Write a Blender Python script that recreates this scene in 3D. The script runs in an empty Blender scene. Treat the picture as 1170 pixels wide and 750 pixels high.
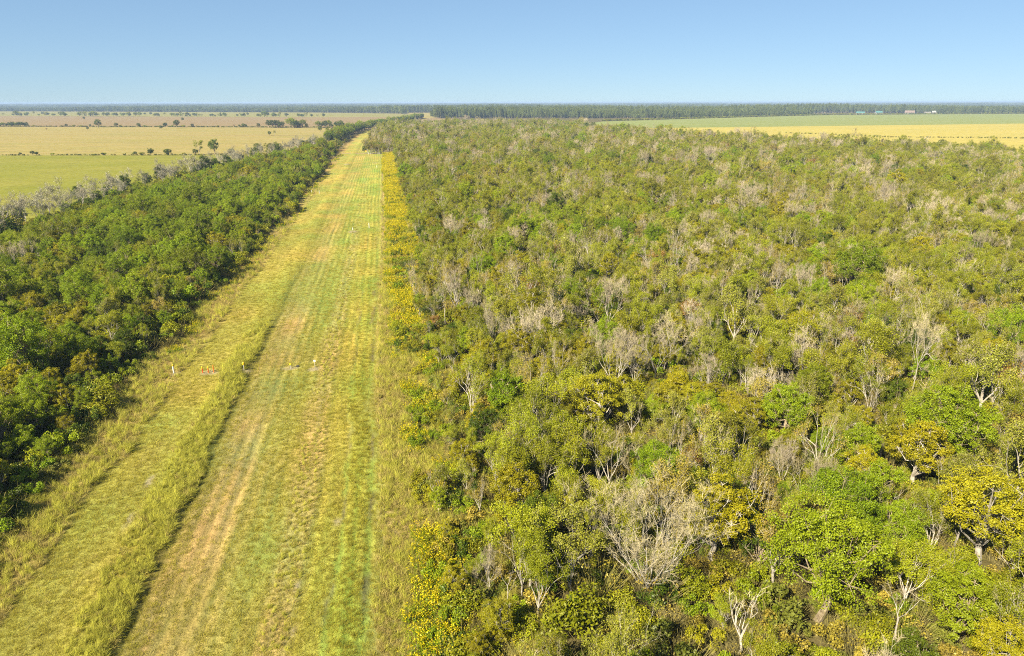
import bpy, math
import numpy as np

scene = bpy.context.scene
col = scene.collection
rad = math.radians

# ------------------------------------------------------------------ camera
CAM_H, PITCH, YAW, FPX = 42.0, math.atan(258 / 800), rad(10.0), 800.0
cd = bpy.data.cameras.new('camera')
cd.sensor_width = 36.0
cd.lens = 36.0 * FPX / 1170.0
cd.clip_start, cd.clip_end = 0.5, 90000
cam = bpy.data.objects.new('camera', cd)
cam.location = (0, 0, CAM_H)
cam.rotation_euler = (rad(90) - PITCH, 0, -YAW)
cam.rotation_euler.rotate_axis('Z', rad(-0.08))
col.objects.link(cam)
scene.camera = cam

# ------------------------------------------------------------------ sky, sun, exposure
SUN_AZ, SUN_EL = rad(-130), rad(39)          # clockwise from +Y
w = bpy.data.worlds.new('World'); scene.world = w; w.use_nodes = True
nt = w.node_tree; bg = nt.nodes['Background']
sky = nt.nodes.new('ShaderNodeTexSky'); sky.sky_type = 'NISHITA'
sky.sun_disc = False
sky.sun_elevation = SUN_EL; sky.sun_rotation = SUN_AZ
sky.altitude = 3000; sky.air_density = 1.0; sky.dust_density = 0.1; sky.ozone_density = 4.0
gm = nt.nodes.new('ShaderNodeGamma'); gm.inputs[1].default_value = 0.5                     # softer contrast and cooler balance for the whole sky
tn = nt.nodes.new('ShaderNodeMix'); tn.data_type = 'RGBA'; tn.blend_type = 'MULTIPLY'; tn.inputs['Factor'].default_value = 1.0
tn.inputs['B'].default_value = (.93, 1.19, 1.41, 1)
nt.links.new(sky.outputs[0], gm.inputs[0]); nt.links.new(gm.outputs[0], tn.inputs['A'])
nt.links.new(tn.outputs['Result'], bg.inputs[0]); bg.inputs[1].default_value = 0.073
sd = bpy.data.lights.new('sun', 'SUN'); sd.energy = 5.0; sd.angle = rad(0.55); sd.color = (1, 0.90, 0.68)
sun = bpy.data.objects.new('sun', sd)
sun.rotation_euler = (rad(90) - SUN_EL, 0, math.pi - SUN_AZ)
sun.location = (-100, -40, 120)
col.objects.link(sun)
vs = scene.view_settings
vs.view_transform = 'Standard'; vs.look = 'None'; vs.exposure = 1.6; vs.gamma = 1.0; vs.use_curve_mapping = False
scene.cycles.max_bounces = 4; scene.cycles.diffuse_bounces = 2; scene.cycles.transmission_bounces = 3
scene.cycles.transparent_max_bounces = 4; scene.cycles.volume_bounces = 0
scene.cycles.use_denoising = False; scene.cycles.filter_width = 1.05
try:
    scene.cycles.denoiser = 'OPENIMAGEDENOISE'; scene.cycles.denoising_prefilter = 'ACCURATE'
except Exception:
    pass

# ------------------------------------------------------------------ helpers
rng = np.random.default_rng(7)

def vnoise(x, y, s, seed=0):
    x = np.asarray(x, float) / s + seed * 17.31; y = np.asarray(y, float) / s + seed * 5.77
    xi = np.floor(x); yi = np.floor(y); fx = x - xi; fy = y - yi
    fx = fx * fx * (3 - 2 * fx); fy = fy * fy * (3 - 2 * fy)
    def hsh(a, b):
        v = np.sin(a * 127.1 + b * 311.7 + seed * 74.7) * 43758.5453
        return v - np.floor(v)
    return (hsh(xi, yi) * (1 - fx) + hsh(xi + 1, yi) * fx) * (1 - fy) + (hsh(xi, yi + 1) * (1 - fx) + hsh(xi + 1, yi + 1) * fx) * fy

def project(x, y, z):
    """photo pixel (1170 wide) of a point; used only to know which plants are in view"""
    X = x * math.cos(YAW) - y * math.sin(YAW); F = x * math.sin(YAW) + y * math.cos(YAW); U = z - CAM_H
    f = F * math.cos(PITCH) - U * math.sin(PITCH); u = F * math.sin(PITCH) + U * math.cos(PITCH)
    f = np.where(f < 1, 1e-3, f)
    return 585 + FPX * X / f, 375 - FPX * u / f

def mat(name):
    m = bpy.data.materials.new(name); m.use_nodes = True
    n = m.node_tree; n.nodes.clear()
    out = n.nodes.new('ShaderNodeOutputMaterial')
    return m, n, out

def N(n, t, **kw):
    o = n.nodes.new(t)
    for k, v in kw.items():
        setattr(o, k, v)
    return o

def rgb(c): return (c[0], c[1], c[2], 1)

def leaf_mat(name, c1, c2, c3, trans=0.2, gloss=0.015):
    """c1..c2 leaf to leaf, drifting to c3 from plant to plant"""
    m, n, out = mat(name); L = n.links.new
    at = N(n, 'ShaderNodeAttribute', attribute_name='tint')
    oi = N(n, 'ShaderNodeObjectInfo')
    mx = N(n, 'ShaderNodeMix', data_type='RGBA'); mx.inputs['A'].default_value = rgb(c1); mx.inputs['B'].default_value = rgb(c2)
    L(at.outputs['Fac'], mx.inputs['Factor'])
    mr = N(n, 'ShaderNodeMapRange'); mr.inputs['From Min'].default_value = 0; mr.inputs['To Max'].default_value = 0.75
    L(oi.outputs['Random'], mr.inputs['Value'])
    m2 = N(n, 'ShaderNodeMix', data_type='RGBA'); m2.inputs['B'].default_value = rgb(c3)
    L(mr.outputs['Result'], m2.inputs['Factor']); L(mx.outputs['Result'], m2.inputs['A'])
    # plant to plant brightness
    ml = N(n, 'ShaderNodeMath', operation='MULTIPLY'); ml.inputs[1].default_value = 7.31
    L(oi.outputs['Random'], ml.inputs[0])
    fr = N(n, 'ShaderNodeMath', operation='FRACT'); L(ml.outputs[0], fr.inputs[0])
    mv = N(n, 'ShaderNodeMapRange'); mv.inputs['To Min'].default_value = 0.72; mv.inputs['To Max'].default_value = 1.25
    L(fr.outputs[0], mv.inputs['Value'])
    hs = N(n, 'ShaderNodeHueSaturation'); L(m2.outputs['Result'], hs.inputs['Color']); L(mv.outputs['Result'], hs.inputs['Value'])
    d = N(n, 'ShaderNodeBsdfDiffuse'); t = N(n, 'ShaderNodeBsdfTranslucent')
    L(hs.outputs[0], d.inputs[0]); L(hs.outputs[0], t.inputs[0])
    ms = N(n, 'ShaderNodeMixShader'); ms.inputs[0].default_value = trans
    L(d.outputs[0], ms.inputs[1]); L(t.outputs[0], ms.inputs[2])
    if gloss:
        g = N(n, 'ShaderNodeBsdfGlossy'); g.inputs['Roughness'].default_value = 0.45
        m3 = N(n, 'ShaderNodeMixShader'); m3.inputs[0].default_value = gloss
        L(ms.outputs[0], m3.inputs[1]); L(g.outputs[0], m3.inputs[2]); L(m3.outputs[0], out.inputs[0])
    else:
        L(ms.outputs[0], out.inputs[0])
    return m

def bark_mat(name, c1, c2, scale=2.5):
    m, n, out = mat(name); L = n.links.new
    tc = N(n, 'ShaderNodeTexCoord'); oi = N(n, 'ShaderNodeObjectInfo')
    nz = N(n, 'ShaderNodeTexNoise'); nz.inputs['Scale'].default_value = scale; nz.inputs['Detail'].default_value = 4
    L(tc.outputs['Object'], nz.inputs['Vector'])
    mx = N(n, 'ShaderNodeMix', data_type='RGBA'); mx.inputs['A'].default_value = rgb(c1); mx.inputs['B'].default_value = rgb(c2)
    mr = N(n, 'ShaderNodeMapRange'); mr.inputs['From Min'].default_value = 0.32; mr.inputs['From Max'].default_value = 0.68
    L(nz.outputs['Fac'], mr.inputs['Value']); L(mr.outputs['Result'], mx.inputs['Factor'])
    mv = N(n, 'ShaderNodeMapRange'); mv.inputs['To Min'].default_value = 0.65; mv.inputs['To Max'].default_value = 1.15
    L(oi.outputs['Random'], mv.inputs['Value'])
    hs = N(n, 'ShaderNodeHueSaturation'); L(mx.outputs['Result'], hs.inputs['Color']); L(mv.outputs['Result'], hs.inputs['Value'])
    d = N(n, 'ShaderNodeBsdfDiffuse'); L(hs.outputs[0], d.inputs[0]); L(d.outputs[0], out.inputs[0])
    return m

def paint(name, c, rough=0.5):
    m, n, out = mat(name); L = n.links.new
    tc = N(n, 'ShaderNodeTexCoord')
    nz = N(n, 'ShaderNodeTexNoise'); nz.inputs['Scale'].default_value = 6; nz.inputs['Detail'].default_value = 5
    L(tc.outputs['Object'], nz.inputs['Vector'])
    mx = N(n, 'ShaderNodeMix', data_type='RGBA'); mx.inputs['A'].default_value = rgb([v * 0.75 for v in c]); mx.inputs['B'].default_value = rgb(c)
    mr = N(n, 'ShaderNodeMapRange'); mr.inputs['From Min'].default_value = 0.3; mr.inputs['From Max'].default_value = 0.5
    L(nz.outputs['Fac'], mr.inputs['Value']); L(mr.outputs['Result'], mx.inputs['Factor'])
    p = N(n, 'ShaderNodeBsdfPrincipled'); p.inputs['Roughness'].default_value = rough
    L(mx.outputs['Result'], p.inputs['Base Color']); L(p.outputs[0], out.inputs[0])
    return m

def field_mat(name, c1, c2, c3, s1, s2, stretch=(1, 1), rot=0.0, grain=0.5):
    """mottled field: patches c1/c2, sparse c3 marks, fine grain with relief"""
    m, n, out = mat(name); L = n.links.new
    tc = N(n, 'ShaderNodeTexCoord')
    mp = N(n, 'ShaderNodeMapping'); mp.inputs['Scale'].default_value = (stretch[0], stretch[1], 1); mp.inputs['Rotation'].default_value = (0, 0, rot)
    L(tc.outputs['Object'], mp.inputs['Vector'])
    def noise(s, det, vec):
        q = N(n, 'ShaderNodeTexNoise'); q.inputs['Scale'].default_value = s; q.inputs['Detail'].default_value = det; q.inputs['Roughness'].default_value = 0.62
        L(vec, q.inputs['Vector']); return q.outputs['Fac']
    def rng_(v, a, b):
        q = N(n, 'ShaderNodeMapRange'); q.inputs['From Min'].default_value = a; q.inputs['From Max'].default_value = b
        L(v, q.inputs['Value']); return q.outputs['Result']
    big = noise(s1, 6, mp.outputs[0]); sm = noise(s2, 6, mp.outputs[0]); fine = noise(grain, 4, tc.outputs['Object'])
    a = N(n, 'ShaderNodeMix', data_type='RGBA'); a.inputs['A'].default_value = rgb(c1); a.inputs['B'].default_value = rgb(c2)
    L(rng_(big, 0.36, 0.64), a.inputs['Factor'])
    b = N(n, 'ShaderNodeMix', data_type='RGBA'); b.inputs['B'].default_value = rgb(c3)
    L(a.outputs['Result'], b.inputs['A']); L(rng_(sm, 0.50, 0.80), b.inputs['Factor'])
    hs = N(n, 'ShaderNodeHueSaturation'); L(b.outputs['Result'], hs.inputs['Color'])
    q = N(n, 'ShaderNodeMapRange'); q.inputs['From Min'].default_value = 0.3; q.inputs['From Max'].default_value = 0.7
    q.inputs['To Min'].default_value = 0.78; q.inputs['To Max'].default_value = 1.18
    L(fine, q.inputs['Value']); L(q.outputs['Result'], hs.inputs['Value'])
    d = N(n, 'ShaderNodeBsdfDiffuse'); L(hs.outputs[0], d.inputs[0]); L(d.outputs[0], out.inputs[0])
    return m

class MB:
    """collects quads (with a per-quad tint and material slot)"""
    def __init__(s): s.Q = []; s.T = []; s.M = []
    def quads(s, P, tint=0.5, m=0):
        P = np.asarray(P, float).reshape(-1, 4, 3)
        s.Q.append(P); s.T.append(np.broadcast_to(np.asarray(tint, float), (len(P),)).copy()); s.M.append(np.full(len(P), m, np.int32))
    def tube(s, pts, r, sides=5, m=0):
        pts = np.asarray(pts, float); k = len(pts)
        d = np.gradient(pts, axis=0); d /= np.linalg.norm(d, axis=1)[:, None] + 1e-9
        ref = np.array([1.0, 0.13, 0.07]) if abs(d[0][2]) > 0.7 else np.array([0.05, 0.1, 1.0])
        u = np.cross(d, ref); u /= np.linalg.norm(u, axis=1)[:, None] + 1e-9
        v = np.cross(d, u)
        a = np.arange(sides) * 2 * math.pi / sides
        ring = pts[:, None] + np.asarray(r)[:, None, None] * (np.cos(a)[None, :, None] * u[:, None] + np.sin(a)[None, :, None] * v[:, None])
        nx = np.roll(ring, -1, axis=1)
        q = np.stack([ring[:-1], nx[:-1], nx[1:], ring[1:]], axis=2)
        s.quads(q.reshape(-1, 4, 3), 0.5, m)
    def ribbon(s, p, q, w, tint=0.5, m=0, r=None):
        p = np.atleast_2d(p); q = np.atleast_2d(q); d = q - p
        r = r or rng
        u = np.cross(d, r.normal(size=p.shape)); u /= np.linalg.norm(u, axis=1)[:, None] + 1e-9
        w = np.broadcast_to(np.asarray(w, float), (len(p),))[:, None]
        s.quads(np.stack([p - u * w / 2, p + u * w / 2, q + u * w / 6, q - u * w / 6], axis=1), tint, m)
    def box(s, x0, x1, y0, y1, z0, z1, m=0):
        c = np.array([[x, y, z] for z in (z0, z1) for (x, y) in ((x0, y0), (x1, y0), (x1, y1), (x0, y1))], float)
        s.quads([c[i] for i in ([0, 3, 2, 1], [4, 5, 6, 7], [0, 1, 5, 4], [1, 2, 6, 5], [2, 3, 7, 6], [3, 0, 4, 7])], 0.5, m)
    def mesh(s, name, mats, smooth=False):
        P = np.concatenate(s.Q); n = len(P)
        me = bpy.data.meshes.new(name)
        me.vertices.add(n * 4); me.vertices.foreach_set('co', P.reshape(-1).astype(np.float32))
        me.loops.add(n * 4); me.loops.foreach_set('vertex_index', np.arange(n * 4, dtype=np.int32))
        me.polygons.add(n); me.polygons.foreach_set('loop_start', np.arange(n, dtype=np.int32) * 4)
        me.polygons.foreach_set('loop_total', np.full(n, 4, np.int32))
        me.polygons.foreach_set('material_index', np.concatenate(s.M))
        a = me.attributes.new('tint', 'FLOAT', 'POINT'); a.data.foreach_set('value', np.repeat(np.concatenate(s.T), 4).astype(np.float32))
        for m in mats: me.materials.append(m)
        me.update(calc_edges=True)
        if smooth: me.polygons.foreach_set('use_smooth', np.ones(n, bool))
        return me

def put(name, me, parent=None, loc=(0, 0, 0)):
    o = bpy.data.objects.new(name, me); o.location = loc; o.parent = parent
    col.objects.link(o); return o

def tag(o, label, cat, group=None):
    o['label'] = label; o['category'] = cat
    if group: o['group'] = group
    return o

def thing(name, label, cat, loc, rz=0.0, s=1.0, group=None):
    o = bpy.data.objects.new(name, None); col.objects.link(o); o.empty_display_size = 0.3
    o.location = loc; o.rotation_euler = (0, 0, rz); o.scale = (s, s, s) if np.isscalar(s) else s
    return tag(o, label, cat, group)

def sheet(name, pts, z, m, kind='structure'):
    me = bpy.data.meshes.new(name)
    me.from_pydata([(x, y, z) for x, y in pts], [], [list(range(len(pts)))]); me.materials.append(m); me.update()
    o = put(name, me); o['kind'] = kind; return o

def inside(px, py, poly):
    px = np.asarray(px); py = np.asarray(py); c = np.zeros(px.shape, bool); j = len(poly) - 1
    for i in range(len(poly)):
        xi, yi = poly[i]; xj, yj = poly[j]
        t = ((yi > py) != (yj > py)) & (px < (xj - xi) * (py - yi) / (yj - yi + 1e-12) + xi)
        c ^= t; j = i
    return c

# ------------------------------------------------------------------ materials
M = {}
M['green'] = leaf_mat('leaf_green', (0.084, 0.147, 0.003), (0.224, 0.300, 0.006), (0.208, 0.227, 0.007), .2)
M['yellow'] = leaf_mat('leaf_yellow', (0.139, 0.136, 0.003), (0.314, 0.267, 0.006), (0.211, 0.206, 0.007), .2)
M['olive'] = leaf_mat('leaf_olive', (0.117, 0.126, 0.004), (0.305, 0.288, 0.012), (0.199, 0.233, 0.006), .2)
M['tan'] = leaf_mat('leaf_tan', (0.196, 0.150, 0.018), (0.360, 0.277, 0.050), (0.254, 0.214, 0.021))
M['dark'] = leaf_mat('leaf_dark', (0.033, 0.068, 0.003), (0.099, 0.140, 0.008), (0.092, 0.116, 0.007))
M['sage'] = leaf_mat('leaf_sage', (0.146, 0.168, 0.015), (0.300, 0.301, 0.036), (0.237, 0.226, 0.022))
M['moss'] = leaf_mat('leaf_moss', (0.207, 0.194, 0.126), (0.387, 0.369, 0.279), (0.297, 0.288, 0.189))
M['rust'] = leaf_mat('leaf_rust', (0.162, 0.067, 0.014), (0.288, 0.160, 0.024), (0.228, 0.141, 0.029))
M['gold'] = leaf_mat('goldenrod_flower', (0.356, 0.277, 0.004), (0.533, 0.420, 0.007), (0.410, 0.356, 0.006), 0.2)
M['weed'] = leaf_mat('weed_leaf', (0.068, 0.091, 0.008), (0.175, 0.192, 0.022), (0.158, 0.156, 0.030))
M['bark_pale'] = bark_mat('bark_pale', (0.252, 0.214, 0.165), (0.476, 0.443, 0.391))
M['bark'] = bark_mat('bark_brown', (.16, .12, .08), (.36, .30, .20))
M['twig'] = leaf_mat('twig', (0.243, 0.196, 0.111), (0.452, 0.383, 0.299), (0.270, 0.235, 0.117), 0.0, 0)
M['brush'] = leaf_mat('brush', (0.143, 0.120, 0.043), (0.259, 0.221, 0.097), (0.175, 0.157, 0.039), 0.1, 0)
M['grass_green'] = leaf_mat('grass_green', (0.186, 0.199, 0.017), (0.334, 0.310, 0.036), (0.316, 0.262, 0.036), 0.45, 0)
M['grass_yellow'] = leaf_mat('grass_yellow', (0.263, 0.237, 0.028), (0.427, 0.379, 0.067), (0.362, 0.315, 0.055), 0.45, 0)
M['grass_straw'] = leaf_mat('grass_straw', (0.332, 0.265, 0.074), (0.497, 0.414, 0.155), (0.414, 0.348, 0.096), 0.4, 0)
M['tall'] = leaf_mat('grass_tall', (0.325, 0.320, 0.038), (0.503, 0.484, 0.090), (0.439, 0.415, 0.071), 0.45, 0)
M['far'] = leaf_mat('far_leaf', (0.038, 0.062, 0.013), (0.166, 0.184, 0.049), (0.096, 0.115, 0.032), 0.15, 0)
M['white'] = paint('white_paint', (.58, .58, .56)); M['orange'] = paint('orange_paint', (.52, .13, .015))
M['red'] = paint('red_orange_paint', (.46, .07, .015)); M['cap'] = paint('yellow_paint', (.55, .36, .01))
M['grey'] = paint('galvanised', (.45, .44, .42)); M['black'] = paint('black_plastic', (.03, .03, .03))
M['floor'] = field_mat('forest_floor', (0.068, 0.056, 0.024), (0.112, 0.096, 0.036), (0.160, 0.128, 0.064), 0.06, 0.4, grain=1.5)
M['pasture'] = field_mat('pasture_green', (0.153, 0.159, 0.025), (0.189, 0.180, 0.037), (0.131, 0.126, 0.031), 0.012, 0.05, (1, 2.2), 0.25, 0.35)
M['straw'] = field_mat('pasture_tan', (.262, .205, .078), (.215, .190, .058), (.180, .140, .066), 0.008, 0.035, (1, 3.5), 0.25, 0.2)
M['stubble'] = field_mat('stubble_tan', (0.212, 0.162, 0.075), (0.187, 0.131, 0.075), (0.137, 0.106, 0.062), 0.01, 0.06, (1, 3.0), 0.25, 0.12)
M['palegreen'] = field_mat('pale_green_field', (0.177, 0.170, 0.051), (0.204, 0.184, 0.061), (0.163, 0.142, 0.054), 0.004, 0.02, (1, 3.0), 0.25, 0.1)
M['gold_field'] = field_mat('gold_field', (.300, .255, .066), (.345, .280, .072), (.255, .235, .062), 0.005, 0.02, (1, 5.0), 0.0, 0.15)
M['green_field'] = field_mat('green_field', (0.155, 0.185, 0.056), (0.185, 0.203, 0.065), (0.224, 0.207, 0.082), 0.004, 0.015, (1, 5.0), 0.0, 0.1)
M['soil'] = field_mat('pale_soil', (0.252, 0.203, 0.140), (0.308, 0.252, 0.189), (0.196, 0.154, 0.105), 0.8, 3.0, grain=6)

# ------------------------------------------------------------------ plant builders
def unit(v): return v / (np.linalg.norm(v, axis=-1, keepdims=True) + 1e-9)

def leaves(B, c, outw, size, r, m=0, flat=0.35, aspect=0.62, base=None):
    n = len(c)
    nr = unit(outw * 0.55 + r.normal(size=(n, 3)) * 0.6 + np.array([0, 0, flat]))
    t = unit(np.cross(nr, r.normal(size=(n, 3)))); b = np.cross(nr, t)
    L = size * r.uniform(0.65, 1.3, (n, 1)); W = L * aspect
    tip = c + t * L * 0.5 - nr * L * 0.12
    tint = np.clip((base if base is not None else 0.5) + r.normal(size=n) * 0.22, 0, 1)
    B.quads(np.stack([c - t * L * 0.5, c + b * W * 0.5, tip, c - b * W * 0.5], axis=1), tint, m)

def grow(B, tips, p, d, L, r0, depth, r, spread=0.6, up=0.15, sides=5, kids=(2, 3), wob=0.16, shrink=0.72):
    k = 4; pts = [p]; dd = d
    for i in range(k - 1):
        dd = unit(dd + r.normal(size=3) * wob + np.array([0, 0, up * 0.35])); pts.append(pts[-1] + dd * L / (k - 1))
    r1 = r0 * (0.62 if depth else 0.3)
    B.tube(pts, np.linspace(r0, r1, k), sides if depth > 1 else 3)
    if depth == 0:
        tips.append((pts[-1], dd, pts[1])); return
    nk = r.integers(kids[0], kids[1] + 1)
    for j in range(nk):
        start = pts[-1] if j < 2 else pts[r.integers(1, k - 1)]
        nd = unit(dd + r.normal(size=3) * spread + np.array([0, 0, up]))
        grow(B, tips, start, nd, L * shrink * r.uniform(0.75, 1.2), r1 * r.uniform(0.7, 0.95), depth - 1, r, spread, up, sides, kids, wob, shrink)

def dense_tree(seed, H, R, cb, nl, leafn, leaf, lm, bm, openness=0.0):
    """full crown of leaf clumps over limbs"""
    r = np.random.default_rng(seed); T = MB(); C = MB()
    tr = 0.022 * H + 0.03
    top = np.array([r.normal() * 0.4, r.normal() * 0.4, cb + (H - cb) * 0.45])
    tp = np.linspace([0, 0, -0.2], top, 6); tp[1:-1, :2] += r.normal(size=(4, 2)) * 0.15
    T.tube(tp, np.linspace(tr * 1.3, tr * 0.55, 6), 7)
    hz = (H - cb) * 0.5
    per = max(4, leafn // (nl * 9))
    for i in range(nl):
        # lobes of uneven size, spread over the crown
        ph = i * 2.399 + r.normal() * 0.5; cz = 1 - 1.55 * (i + 0.5) / nl + r.normal() * 0.08
        cz = np.clip(cz, -0.65, 0.98); sr = math.sqrt(max(0, 1 - cz * cz))
        q = r.uniform(0.5, 0.84)
        lob = np.array([R * q * sr * math.cos(ph), R * q * sr * math.sin(ph), cb + hz + hz * q * cz * 1.0])
        lr = R * r.uniform(0.24, 0.44)
        a = tp[r.integers(2, 6)]; mid = (a + lob) / 2 + np.array([0, 0, -0.15 * R * r.uniform(0, 1)]) + r.normal(size=3) * 0.15
        T.tube([a, mid, lob], [tr * 0.42, tr * 0.26, tr * 0.1], 4)
        lobe_t = r.uniform(0.25, 0.75)
        ns = r.integers(7, 12)
        dirs = unit(r.normal(size=(ns, 3)) + np.array([0, 0, 0.45]))
        for dv in dirs:
            cc = lob + dv * lr * r.uniform(0.55, 1.0)
            T.ribbon(lob, cc, 0.045, 0.4, 0, r)
            k = max(3, int(per * r.uniform(0.5, 1.6)))
            cr = lr * r.uniform(0.28, 0.5)
            off = unit(r.normal(size=(k, 3))) * (r.uniform(0.2, 1, (k, 1)) ** 0.6) * cr
            off[:, 2] *= 0.75
            leaves(C, cc + off, unit(off + dv * lr * 0.5), leaf, r, 0, 0.35, 0.62, lobe_t + 0.12 * dv[2])
    return T, C, bm, lm

def sparse_tree(seed, H, R, leafn, leaf, lm, bm, depth=4, fan=0.5, trunk=0.3, limbs=5, twigs=5, tw='twig', thick=1.0, spread=.42):
    """branching limbs that show, thin leaves at the twig ends (leafn = 0: bare)"""
    r = np.random.default_rng(seed); T = MB(); C = MB(); W = MB(); tips = []
    tr = (0.0125 * H + 0.02) * thick; th = H * trunk
    tp = np.linspace([0, 0, -0.2], [r.normal() * 0.25, r.normal() * 0.25, th], 4); tp[1:3, :2] += r.normal(size=(2, 2)) * 0.08
    T.tube(tp, np.linspace(tr * 1.3, tr * 0.95, 4), 6)
    L0 = (H - th) * 0.36
    for i in range(limbs):
        ph = i * 2 * math.pi / limbs + r.normal() * 0.35; f = fan * r.uniform(0.45, 1.25)
        d = unit(np.array([math.cos(ph) * f, math.sin(ph) * f, 1.0]))
        grow(T, tips, tp[-1] if r.random() < .6 else tp[-2], d, L0 * r.uniform(.8, 1.25), tr * r.uniform(.5, .75), depth - 1, r,
             spread=spread, up=0.2, kids=(2, 3), shrink=0.74)
    P = np.array([t[0] for t in tips]); D = np.array([t[1] for t in tips]); S = np.array([t[2] for t in tips])
    # fit to the wanted size
    k = max(3, twigs)
    for j in range(k):
        st = S + (P - S) * r.uniform(0.1, 1.0, (len(P), 1))
        en = st + unit(D + r.normal(size=D.shape) * 0.55) * r.uniform(0.35, 1.1, (len(P), 1)) * H / 12
        W.ribbon(st, en, 0.032, r.uniform(0.2, 0.9, len(P)), 0, r)
        if j % 2 == 0:
            mid = st + (en - st) * 0.5
            W.ribbon(mid, mid + unit(en - st + r.normal(size=D.shape) * 0.8 * H / 12) * 0.4 * H / 12, 0.024, 0.5, 0, r)
    if leafn:
        n = leafn; i = r.integers(0, len(P), n); keep = vnoise(P[i, 0], P[i, 1], 1.6, seed % 50) > 0.25
        i = i[keep]; n = len(i)
        c = P[i] + r.normal(size=(n, 3)) * np.array([.42, .42, .3]) * H / 11
        leaves(C, c, unit(D[i] + np.array([0, 0, .4])), leaf, r, 0, 0.4, 0.6, 0.3 + 0.4 * vnoise(c[:, 0], c[:, 1], 1.1, 3))
    z = max(P[:, 2].max(), 1); s = H / z; rr = np.percentile(np.hypot(P[:, 0], P[:, 1]), 92); sx = np.clip(R / max(rr, .1), .5, 1.8)
    for B in (T, C, W):
        for q in B.Q: q[:, :, 2] *= s; q[:, :, :2] *= sx
    return T, C, W, bm, lm, tw

def shrub(seed, H, R, leafn, leaf, lm, stems=8, tw='brush', nb=60):
    r = np.random.default_rng(seed); T = MB(); C = MB()
    nl = max(5, int(9 * R / 1.5))
    for i in range(nl):
        ph = r.uniform(0, 6.28); q = R * math.sqrt(r.uniform(0, .75)); hz = H * r.uniform(.45, .95) * (1 - .35 * (q / R) ** 2)
        lob = np.array([q * math.cos(ph), q * math.sin(ph), hz]); lr = R * r.uniform(.25, .42)
        b = np.array([q * .25 * math.cos(ph), q * .25 * math.sin(ph), -0.05])
        T.tube([b, (b + lob) / 2 + r.normal(size=3) * .08, lob], [.035, .025, .012], 3)
        k = max(4, leafn // nl)
        off = unit(r.normal(size=(k, 3)) + np.array([0, 0, .35])) * (r.uniform(.25, 1, (k, 1)) ** .6) * lr
        cen = lob + off; cen[:, 2] = np.maximum(cen[:, 2], .05)
        leaves(C, cen, unit(off), leaf, r, 0, .3, .6, r.uniform(.3, .7))
    if nb:
        a = r.uniform(0, 6.28, nb); q = R * .5 * np.sqrt(r.uniform(0, 1, nb))
        st = np.stack([q * np.cos(a), q * np.sin(a), np.zeros(nb)], 1)
        en = st + unit(np.stack([np.cos(a) * .5, np.sin(a) * .5, np.ones(nb)], 1) + r.normal(size=(nb, 3)) * .3) * H * r.uniform(.5, 1.15, (nb, 1))
        T.ribbon(st, en, .04, r.uniform(.2, .9, nb), 0, r)
    return T, C, tw, lm

def tuft(seed, n, h, spread, lean, wd):
    r = np.random.default_rng(seed); B = MB()
    a = r.uniform(0, 6.28, n); q = spread * np.sqrt(r.uniform(0, 1, n))
    p0 = np.stack([q * np.cos(a), q * np.sin(a), np.full(n, -.02)], 1)
    d = np.stack([np.cos(a), np.sin(a), np.zeros(n)], 1) * lean + r.normal(size=(n, 3)) * .25 * np.array([1, 1, 0])
    hh = h * r.uniform(.55, 1.15, (n, 1))
    p1 = p0 + d * hh * .35 + np.array([0, 0, 1]) * hh * .62; p2 = p0 + d * hh * .95 + np.array([0, 0, 1]) * hh * .95
    u = unit(np.cross(p2 - p0, r.normal(size=(n, 3)))) * wd * r.uniform(.7, 1.3, (n, 1)) / 2; t = r.uniform(.1, .9, n)
    B.quads(np.stack([p0 - u, p0 + u, p1 + u * .9, p1 - u * .9], 1), t); B.quads(np.stack([p1 - u * .9, p1 + u * .9, p2 + u * .2, p2 - u * .2], 1), np.clip(t + .1, 0, 1))
    return B

# ------------------------------------------------------------------ kinds of plants
KINDS = {}     # kind -> list of dict(parts=[(part name, mesh)], joined mesh, R, H)
def add_kind(kind, parts, R, H):
    """parts: list of (part_name, MB, material)"""
    J = MB(); mats = []
    for i, (pn, b, m) in enumerate(parts):
        for q, t in zip(b.Q, b.T): J.quads(q, t, i)
        mats.append(M[m])
    d = dict(parts=[(pn, b.mesh(kind + '_' + pn, [M[m]])) for pn, b, m in parts], joined=J.mesh(kind, mats), R=R, H=H)
    KINDS.setdefault(kind, []).append(d)

def K_dense(kind, seed, H, R, cb, nl, n, leaf, lm, bm='bark'):
    T, C, b, l = dense_tree(seed, H, R, cb, nl, n, leaf, lm, bm); add_kind(kind, [('trunk', T, b), ('crown', C, l)], R, H)

def K_sparse(kind, seed, H, R, n, leaf, lm, bm='bark_pale', **kw):
    T, C, W, b, l, tw = sparse_tree(seed, H, R, n, leaf, lm, bm, **kw)
    parts = [('trunk', T, b), ('twigs', W, tw)] + ([('crown', C, l)] if n else [])
    add_kind(kind, parts, R, H)

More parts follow.
